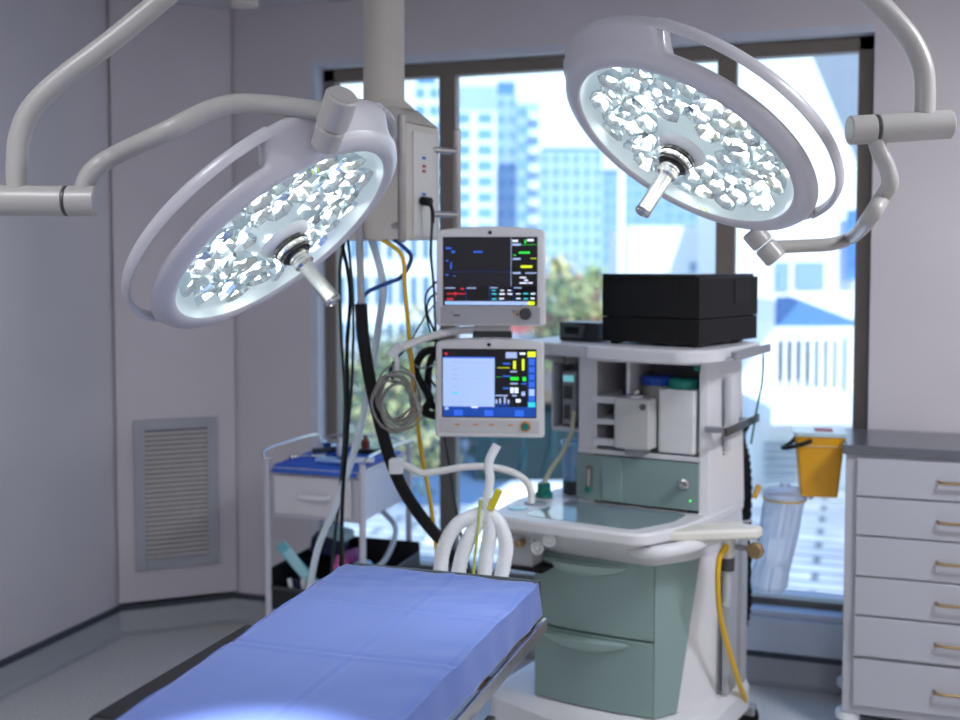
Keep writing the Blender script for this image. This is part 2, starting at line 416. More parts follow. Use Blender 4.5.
    r2 = MB().lathe([(.040, .018), (.044, .021), (.044, .029), (.041, .032)], 40, mi=0)
    r2.lathe([(.0415, .031), (.0415, .040), (.039, .043)], 40, mi=1)
    r2.lathe([(.037, .042), (.037, .050), (.032, .054), (.022, .055)], 40, mi=0)
    r2.build('hub_ring', [BLACKG, CHROME], root, sharp=30)
    hd = MB().lathe([(.025, .052), (.025, .062), (.0225, .064), (.0225, .069), (.0245, .071), (.0245, .079), (.020, .083), (.0185, .085)], 32)
    hd.lathe([(.0185, .08), (.0185, .180), (.0195, .182), (.0195, .190), (.0165, .193), (.0145, .1935), (.0145, .191), (.0, .191)], 32)
    hd.build('handle', CHROME, root, sharp=30)
    if mark:
        m = MB()
        for da in (-1.5, 2.0): 
            a = R(mark + da); m.rod((.252 * math.cos(a), .252 * math.sin(a), .0045), (.268 * math.cos(a + .03), .268 * math.sin(a + .03), .0045), .0014, 6)
        m.build('green_stroke', GREENMK, root)
    # the beam
    ld = bpy.data.lights.new('lamp_beam', 'SPOT'); ld.energy = LAMP_W; ld.spot_size = R(34); ld.spot_blend = .9; ld.shadow_soft_size = .16; ld.color = (1, .99, .97)
    lo = bpy.data.objects.new('lamp_beam', ld); col.objects.link(lo); lo.parent = root; lo.matrix_local = Matrix.Translation((0, 0, .03)) @ Matrix.Rotation(PI, 4, 'X')
    inv = M.inverted()
    def W(p): return inv @ p                       # arm points given in the room, wanted in the lamp's frame
    return root, M, W

TL, ML, WL = operating_lamp('operating_lamp', 'round operating lamp on the left, handle pointing down to the right', 284, 238, 2.50, (.606, -.795), .34,
                            [(74, 192), (-105, 15)], 42, 'operating lamps hanging over the table', 57)
def rim(M, a, r, z): return M @ Vector((r * math.cos(R(a)), r * math.sin(R(a)), z))
def depth(p): return (p - EYE).dot(_fw)
jl = rim(ML, 36, .37, -.05); dl = depth(jl)
dl -= .10
a_, b_ = at(327, 140, dl), at(341, 99, dl - .06)
ax_ = (b_ - a_).normalized()
m = MB().rod(a_ - ax_ * .02, a_ + ax_ * .035, .030, 28, bev=.006); m.rod(a_ + ax_ * .037, b_ + ax_ * .01, .0335, 28, bev=.004); m.rod(b_ + ax_ * .009, b_ + ax_ * .0125, .027, 28)
mm = [Vector(v) for v in m.v]; m.v = [tuple(WL(v)) for v in mm]
m.build('swivel_joint', ARMW, TL)
def arm(root, W, name, pts, r, m=ARMW):
    mb = MB().tube(pts, r, 20, 10); mb.v = [tuple(W(Vector(v))) for v in mb.v]; return mb.build(name, m, root, sharp=50)
dl2 = 2.25
arm(TL, WL, 'yoke_arm', [at(330, 113, dl - .01), at(300, 108, dl - .01), at(262, 104, dl - .02), at(234, 104, dl - .04), at(205, 112, dl - .06), at(165, 132, dl - .08), at(122, 152, dl2), at(98, 166, dl2), at(86, 182, dl2), at(82, 203, dl2)], .0195)
def barrel(root, W, pts, r, name='hinge_barrel'):
    a, b, c_ = [Vector(p) for p in pts]; dv = (c_ - a).normalized()
    mb = MB().rod(a, b - dv * .002, r, 32, bev=.003); mb.rod(b + dv * .002, c_, r * 1.0, 32, bev=.003); mb.rod(a + dv * .003, c_ - dv * .002, r * .86, 24)
    mb.v = [tuple(W(Vector(v))) for v in mb.v]; mb.build(name, ARMW, root)
    m2 = MB().rod(b - dv * .0025, b + dv * .0025, r * .99, 32); m2.v = [tuple(W(Vector(v))) for v in m2.v]; m2.build('seam_ring', DGREY, root)
barrel(TL, WL, (at(-60, 200, dl2), at(67, 201, dl2), at(98, 201, dl2)), .0315)
arm(TL, WL, 'support_arm', [at(17, 190, dl2), at(17, 160, dl2), at(20, 135, dl2), at(32, 108, dl2), at(60, 80, dl2), at(110, 42, dl2), at(160, 1, dl2), at(215, -45, dl2), at(245, -80, dl2), at(255, -110, dl2)], .0215)
pz = at(255, -108, dl2)
m = MB().rod(pz - Vector((0, 0, .05)), (pz.x, pz.y, HC), .045, 28); m.rod((pz.x, pz.y, HC - .04), (pz.x, pz.y, HC), .12, 40)
m.v = [tuple(WL(Vector(v))) for v in m.v]; m.build('ceiling_mount', ARMW, TL)

TR, MR, WR = operating_lamp('operating_lamp', 'round operating lamp on the right, handle pointing down to the left', 682.5, 149, 2.61, (-.515, -.857), .43,
                            [(-11, 121), (190, 266)], -54, 'operating lamps hanging over the table', -62)
jr = rim(MR, -56, .36, -.06); dr_ = depth(jr)
a_, b_ = at(751, 230, dr_ - .02), at(777, 260, dr_ - .03); ax_ = (b_ - a_).normalized()
m = MB().rod(a_, a_ + ax_ * .05, .030, 28, bev=.005); m.rod(a_ + ax_ * .052, b_, .030, 28, bev=.005)
m.v = [tuple(WR(Vector(v))) for v in m.v]; m.build('swivel_joint', ARMW, TR)
dr2 = 2.3
arm(TR, WR, 'yoke_arm', [at(774, 247, dr_), at(800, 246, dr_), at(832, 244, dr_ - .01), at(852, 237, dr_), at(868, 220, dr2 + .03), at(882, 198, dr2 + .02), at(890, 184, dr2), at(887, 167, dr2), at(879, 150, dr2), at(873, 128, dr2)], .0175)
barrel(TR, WR, (at(849, 130.5, dr2), at(876, 129, dr2), at(951, 124, dr2)), .0305)
arm(TR, WR, 'support_arm', [at(924, 122, dr2), at(925, 95, dr2), at(923, 68, dr2), at(912, 42, dr2), at(893, 18, dr2), at(866, -8, dr2), at(835, -40, dr2), at(820, -80, dr2), at(818, -120, dr2)], .0215)
pz = at(818, -118, dr2)
m = MB().rod(pz - Vector((0, 0, .05)), (pz.x, pz.y, HC), .045, 28); m.rod((pz.x, pz.y, HC - .04), (pz.x, pz.y, HC), .12, 40)
m.v = [tuple(WR(Vector(v))) for v in m.v]; m.build('ceiling_mount', ARMW, TR)

# ------------------------------------------------------------------ ceiling pendant
dp = 3.42; pc = at(384, 110, dp); pb = at(396, 240, dp)
PX, PY = pc.x, pc.y
pt = empty('ceiling_pendant', (PX, PY, HC), YAW - R(30), 'beige ceiling pendant column with boxed service head and steel rails', 'medical pendant')
zt = pc.z - HC; zb = pb.z - HC
MB().lathe([(.064, 0), (.064, zt + .03), (.085, zt + .012), (.10, zt - .005), (.0, zt - .005)], 40).build('column', BEIGE, pt, sharp=50)
MB().lathe([(.13, 0), (.13, -.03), (.11, -.04), (.0, -.04)], 40).build('ceiling_flange', BEIGE, pt)
bx0, bx1, by0, by1 = -.14, .145, -.10, .10
pp = rpoly([(bx0, by0), (bx1, by0), (bx1, by1), (bx0, by1)], .02)
tp = rpoly([(bx0 + .06, by0 + .03), (bx1 - .06, by0 + .03), (bx1 - .06, by1 - .03), (bx0 + .06, by1 - .03)], .02)
MB().prism(pp, zt - .055, zt - .0, top=tp).build('head_cover', BEIGE, pt, sharp=50)
MB().prism(pp, zb, zt - .057).build('service_head', BEIGE, pt, bevel=.003)
MB().box(bx1, by0 + .04, zb + .01, bx1 + .004, by1 - .03, zt - .08).build('port_plate', mat('port_plate_white', '#dad8d2', .35), pt)
for zz, m_ in ((-.16, BLUEP), (-.185, RED), (-.20, RED), (-.27, BLUEP)): MB().box(bx1 + .004, -.012, zt + zz, bx1 + .0055, .006, zt + zz + .008).build('port_marking', m_, pt)
MB().lathe([(.022, 0), (.022, .014), (.016, .018), (.016, .008), (0, .008)], 24, M=Matrix.Translation((-.055, by0, zb + .10)) @ Matrix.Rotation(PI / 2, 4, 'X')).build('gas_outlet', PAPER, pt)
MB().lathe([(.010, .006), (.010, .03), (.006, .033), (0, .033)], 16, M=Matrix.Translation((-.055, by0, zb + .10)) @ Matrix.Rotation(PI / 2, 4, 'X')).build('outlet_nozzle', BRASS, pt)
def vrail(x, y, z0, z1, ox, oy):
    m = MB().rod((x, y, z0), (x, y, z1), .0125, 20, bev=.004); m.build('equipment_rail', mat('rail_steel', '#a09c98', .3, .8), pt)
    for z in (z0 + .05, z1 - .07): MB().rod((x, y, z), (ox, oy, z), .010, 14).build('rail_bracket', CHROME if ox != x else BEIGE, pt)
vrail(bx1 + .012, by0 - .035, zb - .01, zt - .04, bx1 - .04, by0)
vrail(bx1 + .035, by1 + .04, zb + .03, zt - .055, bx1 - .005, by1 - .05)
# black plug in the side of the pendant
tp_ = pt.matrix_basis
def pw(x, y, z): return Matrix.Translation((PX, PY, HC)) @ Matrix.Rotation(YAW - R(30), 4, 'Z') @ Vector((x, y, z))

# ------------------------------------------------------------------ cables and hoses
def hose(name, pts, r, m, label, cat='hose', group=None, corr=0, n=12):
    rf = (lambda L, i: r * (1 + .13 * math.sin(i * 2.2))) if corr else None
    o = MB().tube(pts, r, n, corr or 8, rf=rf).build(name, m, sharp=60)
    centred(o); return tag(o, label, cat, group)
zpb = pb.z
hose('gas_hose', [pw(-.155, .0, zb), at(340, 270, 3.50), at(341, 330, 3.55), at(345, 400, 3.6), at(342, 470, 3.62), at(334, 545, 3.65), at(330, 590, 3.7)], .0055, GCABLE, 'thin dark green hose hanging at the far left of the pendant', 'hose')
hose('power_cable', [pw(-.13, -.05, zb), at(350, 290, 3.38), at(347, 350, 3.38), at(348, 420, 3.4), at(343, 490, 3.45), at(341, 560, 3.5), at(338, 610, 3.55)], .006, BLACKR, 'black power cable hanging beside the instrument trolley', 'cable')
hose('power_cable', [pw(-.12, -.03, zb), at(353, 300, 3.40), at(352, 380, 3.4), at(347, 440, 3.42), at(342, 500, 3.46), at(344, 580, 3.5)], .0045, GCABLE, 'thin dark cable just right of the black power cable', 'cable')
hose('gas_hose', [at(359, 188, 3.36), at(359.5, 240, 3.34), at(361, 290, 3.34), at(362, 310, 3.34)], .011, mat('grey_hose', '#a9a9aa', .5), 'grey hose running from the outlet into the black sleeve', 'hose')
hose('cable_sleeve', [at(361, 304, 3.34), at(363, 335, 3.34), at(369, 375, 3.34), at(378, 415, 3.34), at(389, 455, 3.34), at(402, 487, 3.36), at(420, 515, 3.4), at(440, 540, 3.45), at(465, 575, 3.5)], .0195, BLACKR, 'thick black fabric sleeve of hoses sagging from pendant to machine', 'cable sleeve')
hose('gas_hose', [pw(.09, -.08, zb), at(411, 256, 3.36), at(402, 276, 3.36), at(385, 284, 3.36), at(368, 292, 3.35), at(359, 304, 3.345), at(361, 318, 3.34)], .0065, BHOSE, 'blue gas hose curving from the pendant into the black sleeve')
hose('suction_tube', [pw(-.02, -.04, zb), at(383, 285, 3.42), at(378, 330, 3.45), at(371, 375, 3.48), at(362, 420, 3.50), at(350, 465, 3.52), at(334, 510, 3.54), at(319, 545, 3.56), at(311, 580, 3.58), at(309, 600, 3.6)], .0115, mat('pale_tube', '#d5e4ee', .35, var=.02), 'wide pale translucent tube hanging past the trolley drawer', 'tube')
hose('gas_hose', [pw(.05, -.085, zb), at(402, 256, 3.33), at(405, 290, 3.34), at(410, 345, 3.36), at(416, 410, 3.38), at(422, 455, 3.4), at(430, 500, 3.42), at(438, 560, 3.45), at(446, 610, 3.5)], .0068, YHOSE, 'yellow gas hose hanging from the pendant behind the coiled leads')
pl = empty('power_plug', pw(bx1 + .012, -.02, zb + .10), YAW - R(30), 'black plug in the right side of the pendant', 'plug')
MB().rod((-.008, 0, .018), (.03, 0, .012), .014, 16, bev=.004).build('plug_body', BLACK, pl)
MB().tube([(.02, 0, .012), (.032, 0, -.01), (.034, 0, -.05)], .006, 10).build('strain_relief', BLACK, pl)
hose('power_cable', [pw(bx1 + .045, -.02, zb + .06), at(431, 255, 3.36), at(434, 290, 3.40), at(436, 340, 3.5), at(440, 400, 3.55), at(450, 470, 3.55), at(458, 520, 3.55), at(470, 570, 3.6)], .0042, GCABLE, 'dark green lead dropping from the black plug behind the monitors', 'cable')
for i, (pts, lb) in enumerate((
    ([(444, 278), (433, 285), (425, 300), (430, 330), (440, 352), (444, 380)], 'thin green lead looping left of the upper monitor'),
    ([(444, 292), (432, 296), (427, 312), (436, 340), (428, 372), (444, 396)], 'thin dark lead crossing behind the arm between the monitors'),
    ([(444, 300), (434, 305), (420, 325), (408, 352), (420, 368), (440, 362)], 'grey lead looping under the side arm'))):
    hose('monitor_lead', [at(x, y, 3.44) for x, y in pts], .0035 if i < 2 else .003, (GCABLE, BLACKR, GREYP)[i], lb, 'cable', 'leads plugged into the monitors')
for i, (pts, lb) in enumerate((
    ([(448, 350), (425, 352), (416, 372), (430, 398), (425, 412), (448, 418)], 'thick black cable bunched left of the lower monitor, outer loop'),
    ([(448, 362), (432, 358), (428, 385), (432, 405), (450, 410)], 'thick black cable bunched left of the lower monitor, inner loop'),
    ([(446, 340), (418, 342), (402, 352), (390, 372), (398, 385)], 'thin black cable drooping through the coiled leads'))):
    hose('monitor_cable', [at(x, y, 3.47 + .02 * i) for x, y in pts], (.013, .012, .005)[i], BLACKR, lb, 'cable', 'black cables behind the lower monitor')
# coiled leads
ctr = at(397, 393, 3.27); mb = MB(); rnd = random.Random(3); pts = []
for k in range(120):
    a = 2 * PI * k / 12; q = k // 12
    rr = .066 + .011 * math.sin(q * 2.1 + a * .5) + rnd.uniform(-.004, .004)
    pts.append(ctr + _rt * (rr * (.86 + .05 * math.sin(q)) * math.cos(a) + .012 * math.sin(q * 1.7)) + _up * (rr * 1.1 * math.sin(a) - .004 * q) - _fw * (.006 * q - .02))
o = mb.tube(pts, .0034, 8, 4).build('coiled_leads', mat('clear_grey_lead', '#8f8b85', .35), sharp=60); centred(o)
tag(o, 'coil of grey sensor leads hanging from the upper side arm', 'coiled cable')

# ------------------------------------------------------------------ anaesthesia machine
OM = Vector((-.57, 3.34, 0)); AM = R(-10)
MM = Matrix.Translation(OM) @ Matrix.Rotation(AM, 4, 'Z')
am = empty('anaesthesia_machine', OM, AM, 'white anaesthesia machine with sage green drawers and worktop', 'anaesthesia machine')
def mw(x, y, z): return MM @ Vector((x, y, z))
base = rpoly([(-.60, .02), (-.10, -.13), (.05, -.10), (.14, .10), (.165, .55), (-.55, .60)], .05)
top_ = rpoly([(-.57, .05), (-.11, -.10), (.03, -.07), (.12, .12), (.155, .54), (-.53, .58)], .05)
MB().prism(base, .075, .15).prism(base, .15, .185, top=top_).build('base', WHITE, am, sharp=50)
for i, (x, y) in enumerate(((-.50, .08), (-.02, -.02), (.15, .535), (-.48, .55))):
    cst = MB().lathe([(0, -.014), (.036, -.014), (.040, -.010), (.040, .010), (.036, .014), (0, .014)], 24, M=Matrix.Translation((x, y, .040)) @ Matrix.Rotation(R(20), 4, 'Z') @ Matrix.Rotation(PI / 2, 4, 'X'))
    ob = cst.build('caster', BLACKR, am)
    MB().box(x - .03, y - .022, .045, x + .03, y + .022, .08).build('caster_fork', GREYP, ob, bevel=.006)
body = [(-.42, .03), (.0, .03), (.092, .17), (.145, .50), (-.42, .50)]
bodyb = [(-.41, .03), (-.008, .03), (.080, .158), (.140, .50), (-.41, .50)]
MB().prism(bodyb, .18, .70, top=body).build('cabinet_body', WHITE, am, bevel=.004)
def bow(x0, x1, z0, z1, nm, par, m, y=0.03, depthb=.022, n=14):
    mb = MB(); poly = [(x0, y)]
    for k in range(n + 1):
        t = k / n; poly.append((x0 + (x1 - x0) * t, y - .022 - depthb * math.sin(PI * (t * .9 + .05)) * .8))
    poly.append((x1, y)); mb.prism(poly, z0, z1); return mb.build(nm, m, par, bevel=.004, sharp=50)
def lip(par, zc, xa, xb, m, y0=-.005):
    """crescent grip along the top of a drawer front"""
    mb = MB(); n = 18; vs = []; fs = []
    for k in range(n + 1):
        t = k / n; x = xa + (xb - xa) * t; s = math.sin(PI * t) ** .7
        yf = y0 - .012 * math.sin(PI * (t * .8 + .1))
        vs += [(x, yf, zc), (x, yf - .024 * s, zc - .006), (x, yf - .020 * s, zc - .020 * s - .006), (x, yf, zc - .040 * s - .004)]
    for k in range(n):
        for j in range(4): j2 = (j + 1) % 4; fs.append((k * 4 + j, k * 4 + j2, (k + 1) * 4 + j2, (k + 1) * 4 + j))
    mb.add(vs, fs); return mb.build('handle', m, par, sharp=40)
d1 = bow(-.412, -.002, .19, .427, 'drawer', am, GREEN); lip(d1, .418, -.395, -.075, GREENL)
d2 = bow(-.412, -.002, .433, .672, 'drawer', am, GREEN); lip(d2, .660, -.40, -.085, GREENL)
cpn = MB(); cpn.add([(0.0, .006, .19), (.048, .085, .19), (.044, .10, .19), (-.004, .03, .19), (0.0, .006, .685), (.098, .158, .685), (.090, .172, .685), (-.004, .03, .685)],
    [(3, 2, 1, 0), (4, 5, 6, 7), (0, 1, 5, 4), (1, 2, 6, 5), (2, 3, 7, 6), (3, 0, 4, 7)])
cpn.build('corner_panel', GREEN, am, bevel=.002)
MB().box(.128, .30, .19, .150, .40, .70).box(.132, .44, .18, .156, .50, .70).build('side_column', mat('column_grey', '#a9abb0', .4), am, bevel=.003)
ctop = rpoly([(-.525, .10), (-.500, -.165), (-.30, -.178), (.025, -.178), (.095, -.03), (.125, .14), (.152, .50), (-.44, .50)], .05, 5)
capr = rpoly([(-.415, .10), (-.415, .010), (-.30, -.012), (-.002, -.012), (.080, .11), (.10, .17), (.145, .50), (-.415, .50)], .02, 5)
capt = rpoly([(-.505, .10), (-.480, -.145), (-.30, -.158), (.015, -.158), (.085, -.02), (.118, .14), (.148, .49), (-.43, .49)], .045, 5)
MB().prism(capr, .675, .775, top=capt).build('apron', WHITE, am, sharp=40)
MB().prism(ctop, .772, .812).build('worktop', WHITE, am, bevel=.012, segs=3, sharp=40)
MB().prism(rpoly([(-.395, -.115), (-.02, -.135), (.055, .02), (.06, .145), (-.35, .15)], .03), .812, .8135).build('worktop_inset', mat('work_surface_grey', '#7f919a', .10, var=.02, coat=.5), am)
for (x, y, r, m_) in ((-.452, -.035, .033, mat('pale_cyan_disc', '#9fd3d9', .15)), (-.435, .055, .036, GREYP)):
    MB().lathe([(0, .0), (r, 0), (r, .003), (r * .8, .004), (0, .004)], 32, M=Matrix.Translation((x, y, .812))).build('round_insert', m_, am)
# valve with teal cap on the worktop, knobs below the edge
MB().lathe([(.026, 0), (.026, .012), (.020, .016), (.020, .038), (.015, .042), (0, .042)], 24, M=Matrix.Translation((-.455, .165, .812)) @ Matrix.Scale(1.15, 4)).build('teal_valve', TEAL, am)
for (x, y, z) in ((-.28, -.155, .755), (-.325, -.150, .725)):
    MB().lathe([(.021, 0), (.021, .012), (.017, .016), (.012, .012), (.008, .012), (.006, .018), (0, .018)], 24, M=Matrix.Translation((x, y, z)) @ Matrix.Rotation(PI / 2, 4, 'X')).build('port_cap', mat('clear_white_cap', '#d5d8d8', .2), am)
MB().rod((-.40, -.10, .725), (-.405, -.135, .722), .012, 16, bev=.003).build('brass_connector', BRASS, am)
MB().box(-.46, -.10, .64, -.37, .20, .745).build('circuit_block', mat('block_grey', '#aeb0b3', .4), am, bevel=.008)
MB().box(-.47, -.11, .632, -.33, .12, .642).build('block_tray', BLACK, am)
# upper case
MB().box(-.332, .170, .80, -.272, .48, 1.30).build('left_case_panel', WHITE, am, bevel=.006)
MB().prism([(.083, .165), (.122, .175), (.152, .47), (.083, .47)], .80, 1.30, top=[(.083, .165), (.112, .175), (.140, .46), (.083, .46)]).build('right_pillar', WHITE, am, bevel=.008)
MB().box(-.272, .44, .80, .083, .47, 1.30).build('case_back', mat('compartment_grey', '#9a9ca1', .5), am)
MB().box(-.330, .165, .975, .095, .44, .992).build('compartment_floor', WHITE, am, bevel=.003)
cf = MB(); cf.box(-.278, .160, 1.005, -.150, .166, 1.03).box(-.278, .160, 1.075, -.150, .40, 1.094).box(-.278, .160, 1.145, -.150, .40, 1.168).box(-.278, .160, 1.283, .083, .17, 1.30).box(-.160, .165, .992, -.148, .42, 1.285)
cf.build('cubby_shelves', WHITE, am, bevel=.003)
MB().box(-.274, .163, .992, -.262, .17, 1.29).build('cubby_trim', WHITE, am)
MB().box(-.332, .158, .822, .086, .168, .972).box(-.240, .155, .825, -.238, .160, .970, 0).build('front_panel', GREEN, am, bevel=.002)
MB().box(-.238, .154, .826, -.168, .159, .968).build('panel_section', mat('sage_green_light', '#8ea7a2', .4), am, bevel=.002)
g = MB().box(-.297, .152, .850, -.272, .160, .935).build('flow_gauge', mat('gauge_slot', '#7d7568', .4), am, bevel=.004)
MB().rod((-.2845, .150, .87), (-.2845, .150, .925), .006, 12).build('gauge_tube', CHROME, g)
MB().lathe([(.010, 0), (.010, .014), (0, .014)], 16, M=Matrix.Translation((-.2845, .152, .858)) @ Matrix.Rotation(PI / 2, 4, 'X')).build('gauge_knob', TEAL, g)
MB().lathe([(.017, 0), (.017, .008), (.011, .010), (.011, .024), (0, .025)], 24, M=Matrix.Translation((.042, .158, .905)) @ Matrix.Rotation(PI / 2, 4, 'X')).build('control_knob', CHROME, am)
MB().lathe([(.0035, 0), (.0035, .002), (0, .002)], 12, M=Matrix.Translation((.062, .158, .853)) @ Matrix.Rotation(PI / 2, 4, 'X')).build('indicator_light', mat('green_led', '#30d048', .3, emit='#40e050', estr=1.5), am)
MB().box(.070, .156, 1.268, .090, .164, 1.282).build('teal_tab', TEAL, am)
MB().box(.1355, .27, 1.0, .150, .30, 1.24).build('pillar_slot', mat('slot_grey', '#c0c1c4', .4), am, bevel=.003)
# left wing
wg = MB().box(-.465, .24, 1.03, -.455, .44, 1.30).box(-.455, .42, 1.03, -.335, .44, 1.30).box(-.465, .24, 1.03, -.335, .42, 1.045)
wg.build('side_bracket', mat('wing_grey', '#c6cad0', .4), am, bevel=.003)
dv = MB().box(-.43, .255, 1.05, -.375, .40, 1.235).build('battery_module', mat('module_grey', '#8e9297', .4), am, bevel=.006)
m = MB().box(-.425, .250, 1.20, -.385, .256, 1.222, 1).box(-.422, .250, 1.14, -.39, .256, 1.185, 0).box(-.420, .249, 1.07, -.40, .256, 1.12, 0)
m.build('module_face', [DGREY, mat('small_display', '#7fd0d6', .3, emit='#7fd0d6', estr=.5)], dv, bevel=.002)
shp = rpoly([(-.53, .13), (-.25, .045), (-.24, .02), (.09, -.035), (.15, .02), (.185, .10), (.20, .48), (-.52, .50)], .03, 4)
MB().prism(shp, 1.302, 1.345).build('top_shelf', WHITE, am, bevel=.010, segs=3, sharp=40)
for z, x in ((1.308, .200), (1.07, .165)):
    m = MB().box(x + .012, .10 if z > 1.2 else .13, z, x + .020, .52, z + .028); m.build('side_rail', DSTEEL if z < 1.2 else GREYP, am, bevel=.002)
    for ya in (.16, .42): MB().box(x - .06, ya, z + .005, x + .013, ya + .025, z + .022).build('rail_mount', GREYP, am)
# bumper and side arm at the right corner
MB().tube([(-.03, -.095, .742), (.015, -.120, .745), (.07, -.105, .752), (.125, -.03, .758), (.155, .06, .765), (.20, .13, .77)], .021, 18, 8).build('bumper_handle', WHITE, am, sharp=60)
MB().prism([(.03, -.10), (.12, -.045), (.30, .09), (.30, .14), (.20, .15), (.10, .06)], .772, .806).build('side_arm', mat('cream_plastic', '#dcdad0', .4), am, bevel=.012, segs=3)
MB().rod((.195, .115, .69), (.195, .115, .79), .020, 18, bev=.004).build('arm_socket', mat('cream_plastic', '#dcdad0', .4), am)
MB().rod((.195, .115, .66), (.195, .115, .70), .023, 18).build('clamp_ring', DGREY, am)
MB().lathe([(.022, 0), (.026, .006), (.026, .020), (.018, .026), (0, .026)], 12, M=Matrix.Translation((.285, .115, .735)) @ Matrix.Rotation(PI / 2, 4, 'X') @ Matrix.Rotation(.4, 4, 'Z')).build('clamp_knob', BRASS, am)
MB().rod((.22, .115, .735), (.285, .112, .735), .009, 10).build('clamp_screw', GREYP, am)
MB().tube([(.195, .115, .66), (.197, .115, .60), (.192, .118, .55)], .012, 12).build('drain_tube', mat('clear_plastic', '#cfd8dc', .2, alpha=.55), am)

# things on and in the machine
o = MB().box(-.15, -.17, 0, .15, .17, 0)  # (unused footprint)
pr = empty('printer', mw(-.030, .285, 1.346), AM - R(9), 'large black laser printer standing on the machine\'s top shelf', 'printer')
MB().box(-.172, -.187, .008, .172, .243, .0865).build('paper_tray', mat('printer_black_lower', '#09090b', .45, spec=.25), pr, bevel=.002)
MB().box(-.173, -.188, .0880, .173, .245, .2165).build('case', mat('printer_black', '#09090b', .42, spec=.25), pr, bevel=.003)
MB().box(-.173, -.188, .2165, .158, .245, .226).build('lid', mat('printer_lid', '#0d0e11', .2, spec=.4), pr, bevel=.002)
MB().box(-.142, -.190, .098, .095, -.186, .20).build('front_flap', mat('printer_flap', '#0c0c10', .4, spec=.25), pr, bevel=.002)
MB().box(-.10, -.189, .018, .045, -.185, .036).build('tray_grip', BLACK, pr)
MB().box(.112, -.190, .03, .120, -.186, .055).build('tray_latch', BLACK, pr)
MB().box(.1725, .06, .130, .175, .17, .205).build('side_vent', BLACK, pr)
for x in (-.14, .14):
    for y in (-.15, .15): MB().box(x - .015, y - .015, 0, x + .015, y + .015, .008).build('foot', BLACK, pr)
lpp = empty('label_printer', mw(-.335, .24, 1.346), AM, 'small dark grey desktop unit left of the large printer', 'label printer')
MB().box(-.075, -.055, 0, .065, .06, .062).build('case', mat('unit_grey', '#2c2f35', .35), lpp, bevel=.006)
MB().add([(-.070, -.060, .012), (.012, -.060, .012), (.022, -.060, .052), (-.062, -.060, .056), (-.068, -.054, .010), (.014, -.054, .010), (.024, -.054, .054), (-.066, -.054, .058)],
         [(0, 1, 2, 3), (7, 6, 5, 4), (0, 4, 5, 1), (1, 5, 6, 2), (2, 6, 7, 3), (3, 7, 4, 0)]).build('front_bezel', mat('unit_bezel', '#55585e', .3), lpp)
MB().box(-.05, -.0625, .024, .0, -.060, .046).build('output_slot', BLACK, lpp)
# compartment contents
cn = empty('vaporiser_box', mw(-.115, .135, .99), AM, 'grey boxy canister with a knob leaning out of the compartment', 'canister')
MB().box(-.062, -.035, .02, .058, .05, .185).build('box', mat('canister_grey', '#b9b9b9', .35), cn, bevel=.006)
MB().lathe([(.030, 0), (.030, .008), (.022, .013), (.012, .014), (.012, .022), (0, .023)], 24, M=Matrix.Translation((.0, .0, .185))).build('knob', CHROME, cn)
MB().lathe([(.010, 0), (.010, .006), (.006, .006), (.006, .003), (0, .003)], 16, M=Matrix.Translation((.038, -.036, .160)) @ Matrix.Rotation(PI / 2, 4, 'X')).build('lock_ring', DSTEEL, cn)
MB().box(-.03, -.02, .0, .035, .04, .02).build('foot', GREYP, cn, bevel=.004)
jb = empty('absorber_jar', mw(-.088, .28, .992), AM, 'translucent grey jar with a blue lid behind the grey canister', 'jar')
MB().lathe([(.050, 0), (.055, .008), (.055, .20), (.052, .215), (0, .215)], 32).build('jar', mat('smoky_jar', '#a39e95', .3), jb)
MB().lathe([(.058, .213), (.060, .218), (.060, .236), (.054, .242), (0, .242)], 32).build('lid', BLUEP, jb)
jw = empty('absorber_canister', mw(.018, .215, .992), AM, 'white square canister with a teal green lid in the compartment', 'canister')
MB().prism(rpoly([(-.070, -.052), (.056, -.052), (.056, .05), (-.070, .05)], .014), .006, .212).build('canister', mat('canister_white', '#d9dadb', .35), jw, bevel=.006)
MB().lathe([(.047, .210), (.049, .214), (.049, .238), (.042, .244), (0, .244)], 32).build('lid', TEAL, jw)
MB().box(-.03, -.03, 0, .03, .03, .006).build('base_pad', BLUEP, jw)
o = MB().lathe([(.018, 0), (.020, .01), (.012, .024), (.014, .03), (0, .034)], 14).build('cuff_bulb', mat('navy_rubber', '#1a1c66', .45)); o.matrix_world = MM @ Matrix.Translation((-.19, .26, 1.168)) ; tag(o, 'small navy blue rubber item lying in the top cubby', 'rubber bulb')
cc = empty('suction_jar', mw(-.385, .28, .812), AM, 'clear plastic jar with pale blue rim left of the green panel', 'jar')
CLEAR = glass_mat('clear_blue_plastic', (.80, .90, .98), .10, .05, milk=.07, milkcol=(.7, .82, .95))
MB().lathe([(.045, .05), (.050, .17), (.052, .17), (.047, .045), (.0, .045)], 28, cap=False).build('jar', CLEAR, cc)
MB().lathe([(.048, 0), (.048, .045), (0, .045)], 28).build('base', DGREY, cc)
MB().lathe([(.050, .168), (.055, .168), (.055, .180), (.050, .180), (.050, .168)], 28, cap=False).build('rim', mat('pale_blue_rim', '#8fbce8', .25), cc)
hose('gas_tube', [mw(-.455, .165, .858), mw(-.435, .19, .91), mw(-.405, .21, .96), mw(-.385, .235, 1.03), mw(-.38, .25, 1.10)], .008, CREAM, 'cream tube rising from the teal valve to the side bracket', 'tube')
hose('power_cable', [mw(.23, .38, 1.31), mw(.225, .39, 1.22), mw(.20, .42, 1.12), mw(.17, .47, 1.0)], .0035, mat('bright_green_cable', '#1f6a4a', .4), 'thin green cable hanging from the shelf rail on the right', 'cable')
